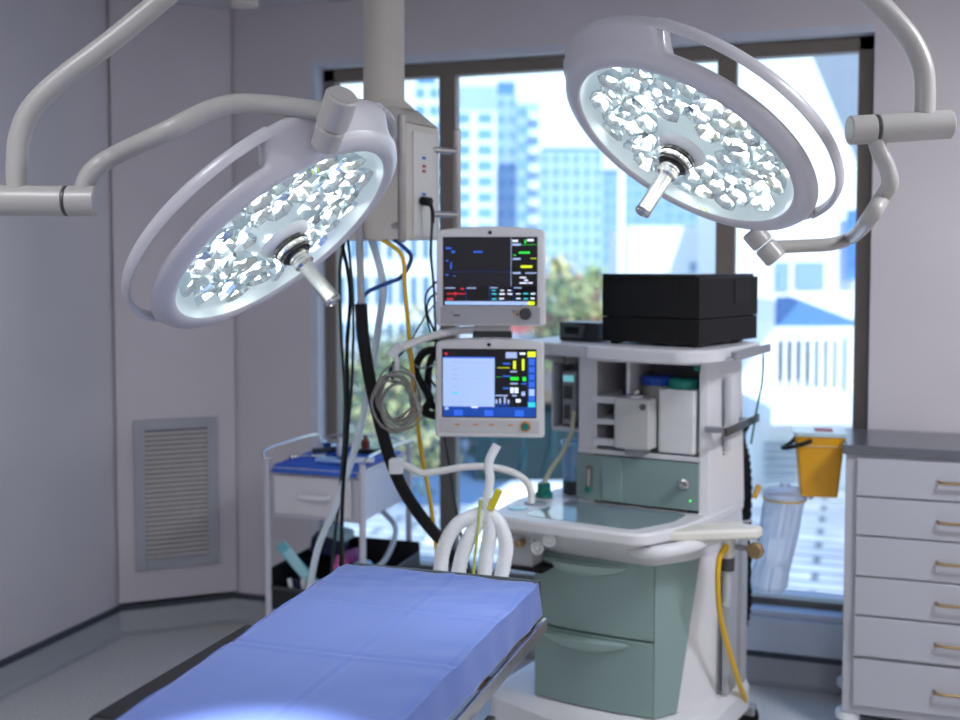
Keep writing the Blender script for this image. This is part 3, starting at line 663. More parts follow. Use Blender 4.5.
hose('breathing_hose', [mw(.13, .50, 1.06), at(738, 438, 4.0), at(743, 458, 4.0), at(745, 490, 4.0), at(744, 530, 4.02), at(745, 580, 4.04), at(744, 610, 4.04), at(738, 632, 4.02), mw(.12, .52, .33)], .025, BLACKR, 'thick black corrugated hose down the right side of the machine', 'hose', corr=12)
hose('gas_hose', [mw(.192, .085, .72), at(727, 545, 3.38), at(719, 560, 3.36), at(718, 592, 3.38), at(722, 625, 3.44), at(732, 660, 3.54), at(740, 685, 3.64), at(745, 700, 3.76), at_z(744, 712, .012)], .0085, YHOSE, 'yellow hose looping from the machine\'s side arm to the floor')
# liner bag canister
lb_ = empty('suction_canister', at(768, 590, 3.92), YAW, 'clear hanging suction canister with crumpled liner between machine and drawers', 'suction canister')
zr = .36
vs = []; fs = []; n = 36; rnd = random.Random(8)
prf = [(.052, 0.0), (.060, .02), (.062, .10), (.066, .20), (.070, .30), (.072, .335)]
cr_ = [rnd.uniform(-.006, .006) for _ in range(n)]
for j, (r, z) in enumerate(prf):
    for k in range(n):
        a = 2 * PI * k / n; rr = r + (cr_[(k + j * 3) % n] if 0 < j < 5 else 0)
        vs.append((rr * math.cos(a) + .055 * (z / .335), rr * math.sin(a), z))
for j in range(len(prf) - 1):
    for k in range(n): k2 = (k + 1) % n; fs.append((j * n + k, j * n + k2, (j + 1) * n + k2, (j + 1) * n + k))
fs.append(tuple(range(n))[::-1])
LINER = glass_mat('liner_film', (.93, .96, 1), .18, .12, milk=.5, milkcol=(.80, .86, .95))
MB().add(vs, fs).build('liner', LINER, lb_, sharp=12)
MB().lathe([(.074, .33), (.076, .336), (.076, .352), (.060, .366), (.02, .372), (.018, .386), (0, .386)], 36, M=Matrix.Translation((.055, 0, 0))).build('lid', glass_mat('liner_lid', (.9, .93, 1), .15, .1, milk=.5, milkcol=(.82, .86, .95)), lb_)
MB().lathe([(.0735, .326), (.076, .326), (.076, .334), (.0735, .334), (.0735, .326)], 36, cap=False, M=Matrix.Translation((.055, 0, 0))).build('amber_band', mat('amber_band', '#c9a96a', .4), lb_)
MB().tube([(.11, 0, .36), (.135, 0, .35), (.15, 0, .33)], .010, 10).build('spout', mat('spout_clear', '#d0d6e4', .25), lb_)
MB().tube([(-.06, 0, .25), (-.10, .0, .24), (-.10, 0, .19), (-.03, 0, .18)], .005, 8).build('hanger', CHROME, lb_)
o = MB().box(-.008, -.01, 0, .008, .01, .05).build('yellow_clip', YELLOW, bevel=.003); o.location = at(754, 498, 3.86); o.rotation_euler = (0, R(20), YAW); tag(o, 'small yellow clip between the black hose and the suction canister', 'clip')

# monitors
BEZ = mat('monitor_grey', '#dddcdc', .35, var=.01)
def emis(name, c, s): return mat('screen_' + name, c, .25, emit=c, estr=s, var=0)
SBLK = emis('black', '#06070b', .4); SBLU = emis('blue', '#2a5fd0', .8); SLB = emis('light_blue', '#a9c2ee', .62); SNAV = emis('navy', '#0c3f96', .8)
SGRN = emis('green', '#27d83a', .9); SYEL = emis('yellow', '#d5e61e', .9); SRED = emis('red', '#d5273c', .8); SCYN = emis('cyan', '#2fc4d8', .8); SWHT = emis('white', '#e4ecff', .9)
SDRK = emis('charcoal', '#14151c', .5); SGRY = emis('soft_grey', '#9fb2d8', .75)
SM = [SBLK, SBLU, SLB, SNAV, SGRN, SYEL, SRED, SCYN, SWHT, SDRK, SGRY]
def monitor(px, py, d, label, kind, w=.328, h=.298, rz=0):
    c = at(px, py, d); t = empty('patient_monitor', c, YAW + rz, label, 'monitor', 'monitors on the machine arm')
    hw, hh = w / 2, h / 2
    outl = rpoly([(-hw, -hh + .006), (-hw * .96, -hh), (hw * .96, -hh), (hw, -hh + .006), (hw * .985, hh * .92), (hw * .5, hh * .985), (0, hh), (-hw * .5, hh * .985), (-hw * .985, hh * .92)], .014, 4)
    Mx = Matrix.Rotation(PI / 2, 4, 'X')
    MB().prism(outl, 0, .055, M=Mx @ Matrix.Translation((0, 0, -.0))).build('front_bezel', BEZ, t, bevel=.008, segs=3, sharp=40)
    inn = [(x * .95, y * .94) for x, y in outl]; inn2 = [(x * .7, y * .75) for x, y in outl]
    MB().prism(inn2, -.075, 0, M=Mx, top=inn).build('rear_housing', mat('monitor_rear', '#d6d6d8', .4), t, sharp=40)
    sx0, sx1, sz0, sz1 = -.140, .137, -.086, .114
    FY = -.0558
    s = MB().box(sx0 - .003, FY - .0006, sz0 - .003, sx1 + .003, FY + .01, sz1 + .003, 0)
    def q(a, b, c_, e, mi, lay=1):       # fractions of the screen, origin top left
        s.box(sx0 + (sx1 - sx0) * a, FY - .0008 - .0003 * lay, sz1 - (sz1 - sz0) * e, sx0 + (sx1 - sx0) * c_, FY, sz1 - (sz1 - sz0) * b, mi)
    if kind == 0:
        q(0, 0, 1, 1, 9)
        q(.73, 0, 1, 1, 0, 2); q(0, .72, 1, 1, 0, 2)
        for (a, b, c_, e, mi) in ((.02, .14, .08, .165, 1), (.08, .19, .12, .22, 1), (.32, .195, .42, .22, 1), (.02, .33, .05, .35, 1), (.07, .36, .085, .46, 1), (.02, .54, .05, .56, 1), (.1, .56, .13, .57, 1),
                                 (.74, .03, .80, .06, 8), (.90, .02, .97, .05, 8), (.87, .03, .89, .08, 4), (.74, .085, .83, .115, 2), (.83, .10, 1, .105, 4), (.81, .205, .93, .235, 4), (.75, .25, .78, .265, 4),
                                 (.745, .30, .83, .325, 2), (.94, .30, 1, .31, 5), (.83, .41, .955, .445, 5), (.745, .51, .83, .535, 2), (.88, .515, 1, .53, 2), (.82, .58, .89, .60, 8), (.87, .62, .91, .64, 8), (.82, .66, .90, .68, 8), (.91, .66, .96, .68, 8),
                                 (.01, .74, .12, .755, 2), (.25, .74, .35, .755, 2), (.5, .735, .58, .75, 2), (.76, .735, .84, .75, 2), (.24, .74, .245, .93, 3), (.49, .72, .495, .93, 3), (.75, .72, .755, .93, 3),
                                 (.03, .825, .23, .84, 6), (.115, .80, .125, .87, 6), (.18, .745, .22, .77, 6), (.03, .90, .10, .925, 6),
                                 (.52, .775, .56, .79, 7), (.61, .775, .65, .79, 8), (.69, .775, .73, .79, 8), (.52, .825, .57, .845, 7), (.60, .825, .66, .845, 8), (.69, .825, .74, .845, 8), (.52, .90, .57, .92, 7), (.60, .895, .65, .915, 8),
                                 (.78, .825, .83, .84, 8), (.86, .82, .91, .84, 7), (.94, .82, .985, .84, 8), (.78, .895, .83, .91, 8), (.86, .895, .91, .915, 7), (.94, .89, .98, .91, 8),
                                 (.01, .945, .91, 1, 2), (.03, .95, .10, .985, 7), (.91, .945, .98, 1, 5), (.02, .50, .72, .503, 3), (.725, 0, .73, .72, 10)): q(a, b, c_, e, mi, 3)
    else:
        q(0, 0, 1, 1, 0)
        q(0, .115, .56, .85, 2, 2); q(0, .105, .56, .125, 1, 3); q(0, .85, 1, 1, 3, 2); q(.92, .10, 1, .85, 3, 2)
        for (a, b, c_, e, mi) in ((.02, .045, .05, .075, 6), (.68, .03, .80, .12, 10), (.83, .035, .89, .065, 8), (.915, .02, 1, .10, 5),
                                 (.09, .18, .17, .20, 10), (.10, .28, .165, .31, 10), (.10, .36, .165, .38, 10), (.10, .425, .165, .45, 10), (.10, .54, .165, .56, 10), (.10, .64, .165, .665, 7), (.19, .19, .46, .20, 10), (.2, .30, .38, .305, 10), (.02, .23, .15, .235, 10), (.2, .43, .42, .435, 10),
                                 (.24, .50, .31, .70, 2), (.33, .50, .42, .70, 2), (.36, .81, .50, .825, 10),
                                 (.65, .19, .73, .215, 1), (.59, .26, .72, .268, 5), (.76, .16, .79, .28, 5), (.855, .13, .88, .30, 5), (.73, .31, .80, .33, 10), (.65, .38, .73, .40, 1), (.58, .40, .63, .405, 4), (.73, .40, .82, .45, 4), (.86, .40, .90, .46, 4),
                                 (.73, .49, .81, .51, 10), (.85, .49, .90, .51, 1), (.65, .56, .72, .58, 1), (.73, .56, .765, .64, 8), (.775, .56, .815, .64, 8), (.85, .62, .89, .68, 10), (.57, .67, .70, .69, 10), (.75, .67, .80, .69, 10), (.79, .73, .84, .78, 8),
                                 (.57, .74, .59, .80, 10), (.61, .72, .63, .80, 10), (.66, .70, .68, .80, 10), (.70, .74, .72, .80, 10), (.58, .81, .72, .83, 3),
                                 (.93, .13, .99, .22, 1), (.93, .25, .99, .33, 1), (.93, .36, .99, .44, 1), (.93, .47, .99, .55, 1), (.93, .58, .99, .68, 2), (.93, .69, .99, .76, 1), (.92, .775, 1, .85, 7), (.02, .86, .06, .90, 2), (.31, .85, .38, .87, 8)): q(a, b, c_, e, mi, 4)
        for k in range(9): q(.01 + k * .11, .90, .105 + k * .11, .99, 1 if k % 3 == 1 else 3, 4)
    s.build('screen', SM, t, fix=True)
    MB().lathe([(0, 0), (.0055, 0), (.0055, .003), (0, .004)], 16, M=Matrix.Translation((-.002, FY, .130)) @ Mx).build('camera_dot', BLACK, t)
    if kind == 0:
        MB().box(-hw * .92, -.0575, -.143, hw * .90, -.054, -.092).build('control_strip', mat('strip_grey', '#a9a9ad', .4), t, bevel=.002)
        MB().lathe([(0.018, 0), (.018, .010), (.014, .013), (0, .013)], 24, M=Matrix.Translation((.105, -.057, -.112)) @ Mx).build('knob', DGREY, t)
        for i, (x, z, m_) in enumerate(((.066, -.108, TEAL), (.076, -.106, YELLOW), (.068, -.118, YELLOW), (.077, -.117, RED), (-.118, -.112, GREYP))): MB().box(x, -.0595, z, x + .006, -.057, z + .006).build('button', m_, t)
        MB().box(-.112, -.0585, -.120, -.092, -.057, -.115).build('maker_mark', DGREY, t)
    else:
        MB().box(-hw * .92, -.0575, -.135, hw * .90, -.054, -.096).build('control_strip', mat('strip_light', '#c9c7c8', .4), t, bevel=.002)
        MB().lathe([(.016, 0), (.016, .004), (.012, .004)], 24, M=Matrix.Translation((.108, -.057, -.114)) @ Mx).build('knob_ring', mat('orange_plastic', '#e08a20', .4), t)
        MB().lathe([(0.0115, 0), (.0115, .011), (.009, .013), (0, .013)], 24, M=Matrix.Translation((.108, -.057, -.114)) @ Mx).build('knob', TEAL, t)
        for x in (-.105, -.05, -.002, .055): MB().box(x, -.0590, -.112, x + .016, -.057, -.108).build('button', mat('orange_plastic', '#e08a20', .4), t)
    return t
mon1 = monitor(492, 276, 3.34, 'upper patient monitor with a mostly dark waveform screen', 0, rz=R(-5))
mon2 = monitor(491, 386, 3.34, 'lower patient monitor with a pale blue settings page and green knob', 1, rz=R(-5))
# carrier for both monitors, fixed to the machine
mc = empty('monitor_stand', at(492, 335, 3.46), YAW, 'white swivel arm carrying the two monitors beside the machine', 'monitor arm')
MB().box(-.06, -.12, -.025, .06, .05, .02).build('cradle', DGREY, mc, bevel=.006)
MB().rod((0, .045, -.25), (0, .045, .24), .022, 20).build('post', ARMW, mc)
pe = mc.matrix_basis
def mcl(p): return (Matrix.Translation(at(492, 335, 3.46)) @ Matrix.Rotation(YAW, 4, 'Z')).inverted() @ p
MB().tube([(0, .045, -.03), (.06, .06, -.03), mcl(mw(-.45, .28, 1.275)), mcl(mw(-.40, .28, 1.275))], .018, 16).build('swing_arm', ARMW, mc)
MB().box(-.055, -.115, .005, .055, .0, .035).build('monitor_foot', BEZ, mc, bevel=.004)
BOOM = mat('boom_white', '#e6e6e2', .35, var=.01)
# side arm for leads above, circuit arm below
sa = empty('lead_support_boom', at(475, 333, 3.36), 0, 'white arm reaching left between the monitors with a hook', 'support arm')
def loc0(o): c = o.location.copy(); return lambda p: tuple(Vector(p) - c)
q0 = loc0(sa)
MB().tube([q0(at(x, y, 3.36 - dd)) for x, y, dd in ((492, 332, 0), (468, 330, 0), (440, 334, .02), (412, 343, .05), (397, 350, .07))], .0115, 14).build('arm_tube', BOOM, sa)
m = MB().rod(q0(at(401, 345, 3.28)), q0(at(390, 356, 3.28)), .016, 14); m.rod(q0(at(396, 350, 3.28)), q0(at(397, 372, 3.28)), .007, 10); m.build('clip', mat('clear_white_cap', '#d5d8d8', .2), sa)
ca = empty('circuit_support_boom', at(530, 500, 3.32), 0, 'white bent arm over the worktop with a square clamp at its end', 'support arm')
q0 = loc0(ca)
MB().tube([q0(at(x, y, 3.30)) for x, y in ((531, 503), (531, 492), (526, 481), (512, 472), (490, 467), (465, 467), (440, 471), (422, 473), (411, 468), (400, 463))], .0105, 14).build('arm_tube', BOOM, ca)
MB().box(-.024, -.02, -.022, .018, .02, .022, M=Matrix.Translation(q0(at(397, 466, 3.29))) @ Matrix.Rotation(YAW, 4, 'Z')).build('clamp', PAPER, ca, bevel=.005)
# breathing circuit
bc = empty('breathing_circuit', at(488, 505, 3.14), 0, 'white corrugated breathing tubes with a yellow tab hanging from the worktop corner', 'breathing circuit')
q0 = loc0(bc)
CORR = mat('corrugated_white', '#eef2f6', .35, var=.02)
for pts in (((487, 512), (476, 515), (458, 524), (446, 542), (441, 565), (441, 600)), ((486, 508), (478, 522), (466, 545), (459, 570), (456, 605)), ((487, 510), (490, 530), (486, 560), (482, 605)), ((489, 512), (500, 525), (506, 545), (503, 568), (496, 600))):
    MB().tube([q0(at(x, y, 3.12)) for x, y in pts], .0165, 14, 14, rf=lambda L, i:   .0210 * (1 + .035 * math.sin(i * 2.1))).build('corrugated_tube', CORR, bc, sharp=60)
MB().tube([q0(at(x, y, 3.14)) for x, y in ((497, 445), (489, 462), (490, 480), (487, 498), (486, 515))], .013, 12, rf=None).build('inlet_tube', CORR, bc)
MB().box(-.010, -.006, -.035, .010, .006, .030, M=Matrix.Translation(q0(at(495, 499, 3.10))) @ Matrix.Rotation(YAW, 4, 'Z') @ Matrix.Rotation(R(25), 4, 'Y')).build('yellow_tab', mat('lemon_tab', '#cfc21a', .4), bc, bevel=.003)
MB().rod(q0(at(486, 498, 3.12)), q0(at(486, 522, 3.12)), .022, 18, bev=.004).build('y_piece', mat('clear_white_cap', '#d5d8d8', .2), bc)
MB().rod(q0(at(486, 512, 3.12)), q0(mw(-.47, -.13, .79)), .008, 10).build('hook', BOOM, bc)
hose('sample_line', [at(480, 500, 3.10), at(478, 530, 3.10), at(474, 565, 3.11), at(473, 600, 3.12)], .004, mat('lime_line', '#b9c75e', .4), 'thin lime sampling line hanging among the breathing tubes', 'tube')

# ------------------------------------------------------------------ operating table with drape
TX0, TX1, TY1, TZ = -1.18, -.715, 2.46, .845
ot = empty('operating_table', ((TX0 + TX1) / 2, 1.6, 0), 0, 'black padded operating table with steel side rails under the blue drape', 'operating table')
tcx = (TX0 + TX1) / 2; L0 = .55
def tl(x0, y0, z0, x1, y1, z1): return (x0 - tcx, y0 - 1.6, z0, x1 - tcx, y1 - 1.6, z1)
PADM = mat('black_pad', '#15171b', .38, var=.05, bump=.05, scale=40)
MB().box(*tl(TX0 + .045, L0, .775, TX1 + .012, TY1 + .018, TZ - .004)).build('mattress', PADM, ot, bevel=.014, segs=3)
MB().box(*tl(TX0 - .003, TY1 + .006, .80, TX1 + .022, TY1 + .03, TZ + .008)).build('head_pad_edge', mat('slate_edge', '#2b3338', .4), ot, bevel=.006)
MB().box(*tl(TX0 + .05, L0 + .05, .735, TX1 - .005, TY1, .775)).build('tabletop_frame', DSTEEL, ot, bevel=.003)
for (xa, s) in ((TX1 + .035, 1), (TX0 - .045, -1)):
    MB().box(*tl(xa, L0 + .2, .742, xa + .010, TY1 - .0 if s > 0 else 1.2, .772)).build('side_rail', CHROME, ot, bevel=.002)
for yy in (1.0, 1.45, 1.75, 2.05, 2.35): MB().box(*tl(TX1 - .006, yy, .748, TX1 + .036, yy + .03, .766)).build('rail_spacer', BRASS, ot)
MB().box(*tl(TX1 + .050, .9, .690, TX1 + .066, 2.0, .722)).build('lower_rail', DSTEEL, ot, bevel=.002)
for yy in (1.2, 1.6, 1.93): MB().rod((TX1 - .005 - tcx, yy - 1.6, .706), (TX1 + .055 - tcx, yy - 1.6, .706), .006, 10).build('rail_bolt', CHROME, ot)
MB().box(*tl(TX0 - .035, 1.50, .775, TX0 + .055, 2.02, .842)).build('side_pad', PADM, ot, bevel=.015, segs=3)
MB().box(*tl(TX0 - .05, 1.6, .745, TX0 + .03, 1.95, .765)).build('side_pad_plate', DSTEEL, ot)
MB().box(*tl(-1.10, 1.35, .16, -.76, 1.75, .735)).build('pedestal', CHROME, ot, bevel=.01)
MB().prism(rpoly([(-.22, -.60), (.22, -.60), (.22, .45), (-.22, .45)], .06), 0, .16).build('base', CHROME, ot, bevel=.02)
# drape
def drape_mat():
    m = bpy.data.materials.new('blue_drape'); m.use_nodes = True; t = m.node_tree; b = t.nodes['Principled BSDF']
    b.inputs['Base Color'].default_value = (*lin('#4c65aa'), 1); b.inputs['Roughness'].default_value = .75
    b.inputs['Sheen Weight'].default_value = .25
    n = t.nodes.new('ShaderNodeTexNoise'); n.inputs['Scale'].default_value = 260; tcn = t.nodes.new('ShaderNodeTexCoord'); t.links.new(tcn.outputs['Object'], n.inputs['Vector'])
    bp = t.nodes.new('ShaderNodeBump'); bp.inputs['Strength'].default_value = .12; bp.inputs['Distance'].default_value = .002
    t.links.new(n.outputs['Fac'], bp.inputs['Height']); t.links.new(bp.outputs[0], b.inputs['Normal'])
    return m
import mathutils
nz = mathutils.noise.noise
def ridge(d, w): return math.exp(-(d / w) ** 2)
vs = []; fs = []; NX, NY = 96, 220
dx0, dx1 = TX0 - .004, TX1 + .020; dy0, dy1 = .62, TY1 - .004
def prof_x(u):                                     # u 0..1 across, with a hem down both sides
    Lh, Lt, Rh = .030, dx1 - dx0, .075; T = Lh + Lt + Rh; s = u * T; r = .016
    if s < Lh: return dx0 - .003, TZ + .004 - (Lh - s)
    if s > Lh + Lt: k = s - Lh - Lt; return dx1 + .004 + .10 * k, TZ + .004 - k
    x = dx0 + (s - Lh); e = min(s - Lh, Lh + Lt - s)
    return x, TZ + .004 + (0 if e > r else -(r - math.sqrt(max(0, r * r - (r - e) ** 2))) + 0)
for j in range(NY + 1):
    y = dy0 + (dy1 - dy0) * j / NY
    for i in range(NX + 1):
        u = i / NX; x, z = prof_x(u)
        on = 1 if dx0 < x < dx1 else .35
        h = 0
        h += .0035 * ridge(y - (1.86 + .05 * (x - dx0) + .006 * math.sin(x * 9)), .006) - .003 * ridge(y - (1.872 + .05 * (x - dx0) + .006 * math.sin(x * 9)), .008)
        h += .0022 * ridge(y - (2.17 - .03 * (x - dx0)), .006) - .002 * ridge(y - (2.18 - .03 * (x - dx0)), .008)
        h += .0022 * ridge(x - (-.905 + .02 * (y - 2)), .005) - .002 * ridge(x - (-.897 + .02 * (y - 2)), .006)
        h += .0035 * nz(Vector((x * 3, y * 2.2, 1.3)))
        far = max(0, (y - 2.12) / .34)
        h += far * (.008 * abs(nz(Vector((x * 5 + y * 4, y * 16 - x * 5, 4.0)))) + .004 * nz(Vector((x * 20, y * 9, 2))))
        h += .003 * nz(Vector((x * 9, y * 5, 7.1)))
        rs = max(0, (x - (TX1 - .10)) / .12)
        h += rs * .006 * nz(Vector((x * 6, y * 14, 9)))
        side = .006 * nz(Vector((0, y * 10, 3 + 9 * z))) if on < 1 else 0
        skew = (.045 - .062 * (y - 1.5) / .95) * max(0, min(1, (dx1 - x) / (dx1 - dx0)))
        vs.append((x + side + skew, y, z + max(h, -.0035) * on + .0035))
for j in range(NY):
    for i in range(NX): a = j * (NX + 1) + i; fs.append((a, a + 1, a + NX + 2, a + NX + 1))
o = MB().add(vs, fs).build('surgical_drape', drape_mat(), sharp=75)
md = o.modifiers.new('cloth_thickness', 'SOLIDIFY'); md.thickness = .002; md.offset = 1
centred(o); tag(o, 'blue cloth drape with fold creases spread over the operating table', 'drape')

# ------------------------------------------------------------------ drawer cabinet on the right
CX0, CX1, CY0, CY1, CZ = -.018, .86, 3.86, 4.245, 1.0
CABW = mat('cabinet_enamel', '#adaeb6', .35, var=.01)
cb = empty('drawer_cabinet', ((CX0 + CX1) / 2, (CY0 + CY1) / 2, 0), 0, 'white metal six-drawer cabinet with grey top under the wall', 'cabinet')
cxc, cyc = (CX0 + CX1) / 2, (CY0 + CY1) / 2
def cl(x0, y0, z0, x1, y1, z1): return (x0 - cxc, y0 - cyc, z0, x1 - cxc, y1 - cyc, z1)
MB().box(*cl(CX0, CY0, .085, CX1, CY1, CZ - .03)).build('body', CABW, cb, bevel=.003)
MB().box(*cl(CX0 - .012, CY0 - .018, CZ - .03, CX1 + .012, CY1, CZ)).build('worktop', mat('cabinet_top_grey', '#70737a', .22, .55), cb, bevel=.004)
zd = [.955, .825, .690, .552, .415, .290, .118]
zt_ = .960; 
hs = [(.832, .958), (.700, .826), (.563, .694), (.430, .557), (.292, .424), (.118, .280)]
for (z0, z1) in hs:
    f = MB().box(*cl(CX0 + .035, CY0 - .014 - (.006 if z0 in (.292,) else 0), z0, CX1 - .03, CY0, z1)).build('drawer', CABW, cb, bevel=.003)
    zh = z0 + (z1 - z0) * .5
    m = MB(); xh0, xh1 = .27 - cxc, .39 - cxc; yy = CY0 - .014 - cyc
    m.tube([(xh0, yy, zh), (xh0 + .004, yy - .018, zh), (xh0 + .016, yy - .025, zh), (xh1 - .016, yy - .025, zh), (xh1 - .004, yy - .018, zh), (xh1, yy, zh)], .0055, 10, 5).build('handle', BRASS, f)
for (x, y) in ((CX0 + .02, CY0 + .04), (CX1 - .06, CY0 + .04), (CX0 + .02, CY1 - .05), (CX1 - .06, CY1 - .05)):
    wh = MB().lathe([(0, -.013), (.034, -.013), (.038, -.009), (.038, .009), (.034, .013), (0, .013)], 24, M=Matrix.Translation((x - cxc, y - cyc, .038)) @ Matrix.Rotation(R(70), 4, 'Z') @ Matrix.Rotation(PI / 2, 4, 'X')).build('caster', BLACKR, cb)
    MB().lathe([(.034, .050), (.040, .056), (.040, .078), (.03, .086), (0, .086)], 20, M=Matrix.Translation((x - cxc, y - cyc, 0))).build('caster_cap', PAPER, wh)
# sharps bin hanging on the cabinet side
sb = empty('sharps_bin', at(818, 494, 3.88), R(6), 'yellow sharps bin with a pale lid hung on the cabinet side', 'sharps bin')
def taper(w0, d0, w1, d1, z0, z1, m, nm, par, r=.012, bev=.002):
    a = rpoly([(-w0, -d0), (w0, -d0), (w0, d0), (-w0, d0)], r); b = rpoly([(-w1, -d1), (w1, -d1), (w1, d1), (-w1, d1)], r)
    return MB().prism(a, z0, z1, top=b).build(nm, m, par, bevel=bev, sharp=40)
taper(.062, .055, .083, .072, 0, .215, YELLOW, 'bin', sb)
MB().box(-.084, -.0745, .178, .084, -.070, .183).build('band', mat('band_pale', '#d8b87a', .4), sb)
taper(.087, .077, .092, .08, .213, .228, mat('pale_blue_lid', '#c4dde6', .25), 'lid', sb)
MB().box(-.015, -.03, .226, .045, .02, .232).build('lid_flap', RED, sb, bevel=.002)
MB().tube([(-.030, -.078, .200), (-.07, -.088, .186), (-.11, -.092, .176), (-.125, -.05, .17), (-.09, .02, .18), (-.07, .06, .2)], .0075, 12).build('handle', BLACK, sb)
MB().box(.078, -.02, .16, .135, .02, .175).build('hanger', GREYP, sb)

# ------------------------------------------------------------------ instrument trolley
t0 = at_z(268, 636, 0.0)
TRX0, TRX1, TRY0, TRY1, TRZ = -2.075, -1.685, 3.62, 4.06, .845
tr = empty('instrument_trolley', ((TRX0 + TRX1) / 2, (TRY0 + TRY1) / 2, 0), 0, 'white steel trolley with one drawer in front of the window', 'trolley')
txc, tyc = (TRX0 + TRX1) / 2, (TRY0 + TRY1) / 2; TW = (TRX1 - TRX0) / 2; TD = (TRY1 - TRY0) / 2
TRW = mat('trolley_enamel', '#c9c8d2', .35, var=.01)
for sx in (-1, 1):
    for sy in (-1, 1):
        lg = MB().rod((sx * TW, sy * TD, .06), (sx * TW, sy * TD, TRZ + .03), .0125, 16).build('leg', TRW, tr)
        MB().lathe([(0, -.010), (.026, -.010), (.028, -.006), (.028, .006), (.026, .010), (0, .010)], 20, M=Matrix.Translation((sx * TW, sy * TD, .028)) @ Matrix.Rotation(PI / 2, 4, 'X')).build('caster', BLACKR, lg)
MB().box(-TW + .013, -TD, TRZ - .012, TW - .013, TD, TRZ).build('top_tray', TRW, tr, bevel=.002)
MB().box(-TW + .016, -TD + .01, TRZ - .19, TW - .016, TD - .01, TRZ - .014).build('drawer_case', TRW, tr, bevel=.003)
dw = MB().box(-TW + .03, -TD - .004, TRZ - .175, TW - .045, -TD + .008, TRZ - .03).build('drawer', mat('trolley_drawer', '#d3d1d6', .35, var=.01), tr, bevel=.003)
MB().tube([(-.06, -TD - .004, TRZ - .10), (-.055, -TD - .024, TRZ - .10), (-.02, -TD - .03, TRZ - .10), (.02, -TD - .03, TRZ - .10), (.055, -TD - .024, TRZ - .10), (.06, -TD - .004, TRZ - .10)], .009, 10, 5).build('handle', PAPER, dw)
for s in (-1, 1): MB().tube([(s * TW, -TD, TRZ + .02), (s * (TW + .02), -TD + .01, TRZ + .055), (s * (TW + .02), 0, TRZ + .062), (s * (TW + .02), TD - .01, TRZ + .055), (s * TW, TD, TRZ + .02)], .0055, 10, 6).build('guard_rail', CHROME, tr)
MB().tube([(-TW, TD, TRZ + .025), (-TW * .6, TD, TRZ + .06), (TW * .6, TD, TRZ + .06), (TW, TD, TRZ + .025)], .0045, 10, 6).build('rear_rail', CHROME, tr)
MB().box(-TW, -TD, .285, TW, TD, .30).build('bottom_shelf', TRW, tr, bevel=.002)
def tw(x, y, z): return Vector((txc + x, tyc + y, z))
vs = []; fs = []
for j in range(19):
    for i in range(25):
        x = -TW + .02 + (2 * TW - .04) * i / 24; y = -TD - .012 + (2 * TD) * j / 18
        z = TRZ + .004 + .008 * abs(nz(Vector((x * 16, y * 16, 1))))
        if j == 0: z = TRZ - .018
        vs.append((x, y, z))
for j in range(18):
    for i in range(24): a = j * 25 + i; fs.append((a, a + 1, a + 26, a + 25))
o = MB().add(vs, fs).build('tray_cloth', mat('royal_blue_cloth', '#2f62c8', .7, var=.1), sharp=70); o.location = (txc, tyc, 0)
md = o.modifiers.new('cloth_thickness', 'SOLIDIFY'); md.thickness = .003; md.offset = 1
centred(o); tag(o, 'crumpled blue cloth lying on top of the instrument trolley', 'cloth')
zc = TRZ + .018
def tool(nm, x, y, rz, fn, m, label, cat, group='instruments lying on the blue trolley cloth', z=zc):
    mb = MB(); fn(mb); o = mb.build(nm, m, bevel=0); o.location = tw(x, y, z); o.rotation_euler = (0, 0, rz); tag(o, label, cat, group); return o
def dish(mb): mb.lathe([(.025, 0), (.040, .012), (.048, .030), (.045, .030), (.037, .014), (.022, .004), (0, .004)], 24)
def scis(mb):
    mb.tube([(-.06, .010, .004), (0, 0, .004), (.06, -.006, .004)], .004, 8).tube([(-.06, -.010, .006), (0, 0, .006), (.06, .006, .006)], .004, 8)
    for s in (1, -1): mb.tube([(-.06 + .016 * math.cos(a), s * .018 + .012 * math.sin(a), .005) for a in [k * PI / 5 for k in range(11)]], .003, 8, 2)
def bottle(mb): mb.lathe([(.016, 0), (.018, .004), (.018, .045), (.008, .055), (.008, .068), (0, .068)], 18)
def tube_pack(mb): mb.box(-.07, -.018, 0, .07, .018, .014)
def handlep(mb): mb.tube([(-.055, 0, .012), (-.02, .0, .014), (.02, .01, .016), (.06, .03, .02)], .011, 10)
tool('kidney_dish', -.02, .06, 0, dish, CHROME, 'small shiny steel bowl at the middle of the trolley top', 'bowl')
tool('kidney_dish', -.10, .13, 0, dish, CHROME, 'small shiny steel bowl nearest the left rear of the trolley top', 'bowl')
tool('scissors', -.09, -.08, .5, scis, CHROME, 'steel scissors near the front left of the trolley top', 'scissors')
tool('laryngoscope', -.06, -.0, .3, handlep, mat('gunmetal', '#3c4650', .3, .8), 'dark metal scope handle lying across the left of the trolley cloth', 'scope handle')
tool('laryngoscope', .10, .02, -.4, handlep, BLACK, 'black scope handle on the right of the trolley cloth', 'scope handle')
tool('ampoule_bottle', .06, .10, 0, bottle, mat('amber_glass', '#7a3a28', .2), 'little brown bottle standing on the trolley cloth', 'bottle')
tool('ampoule_bottle', .015, -.02, 0, bottle, PAPER, 'little white bottle standing on the trolley cloth', 'bottle')
tool('syringe_packet', .12, -.12, .35, tube_pack, PAPER, 'white paper packet at the front right of the trolley top', 'packet')
tool('syringe_packet', .04, -.14, -.1, tube_pack, mat('pale_blue_card', '#9cc4ea', .5), 'pale blue packet at the front middle of the trolley top', 'packet')
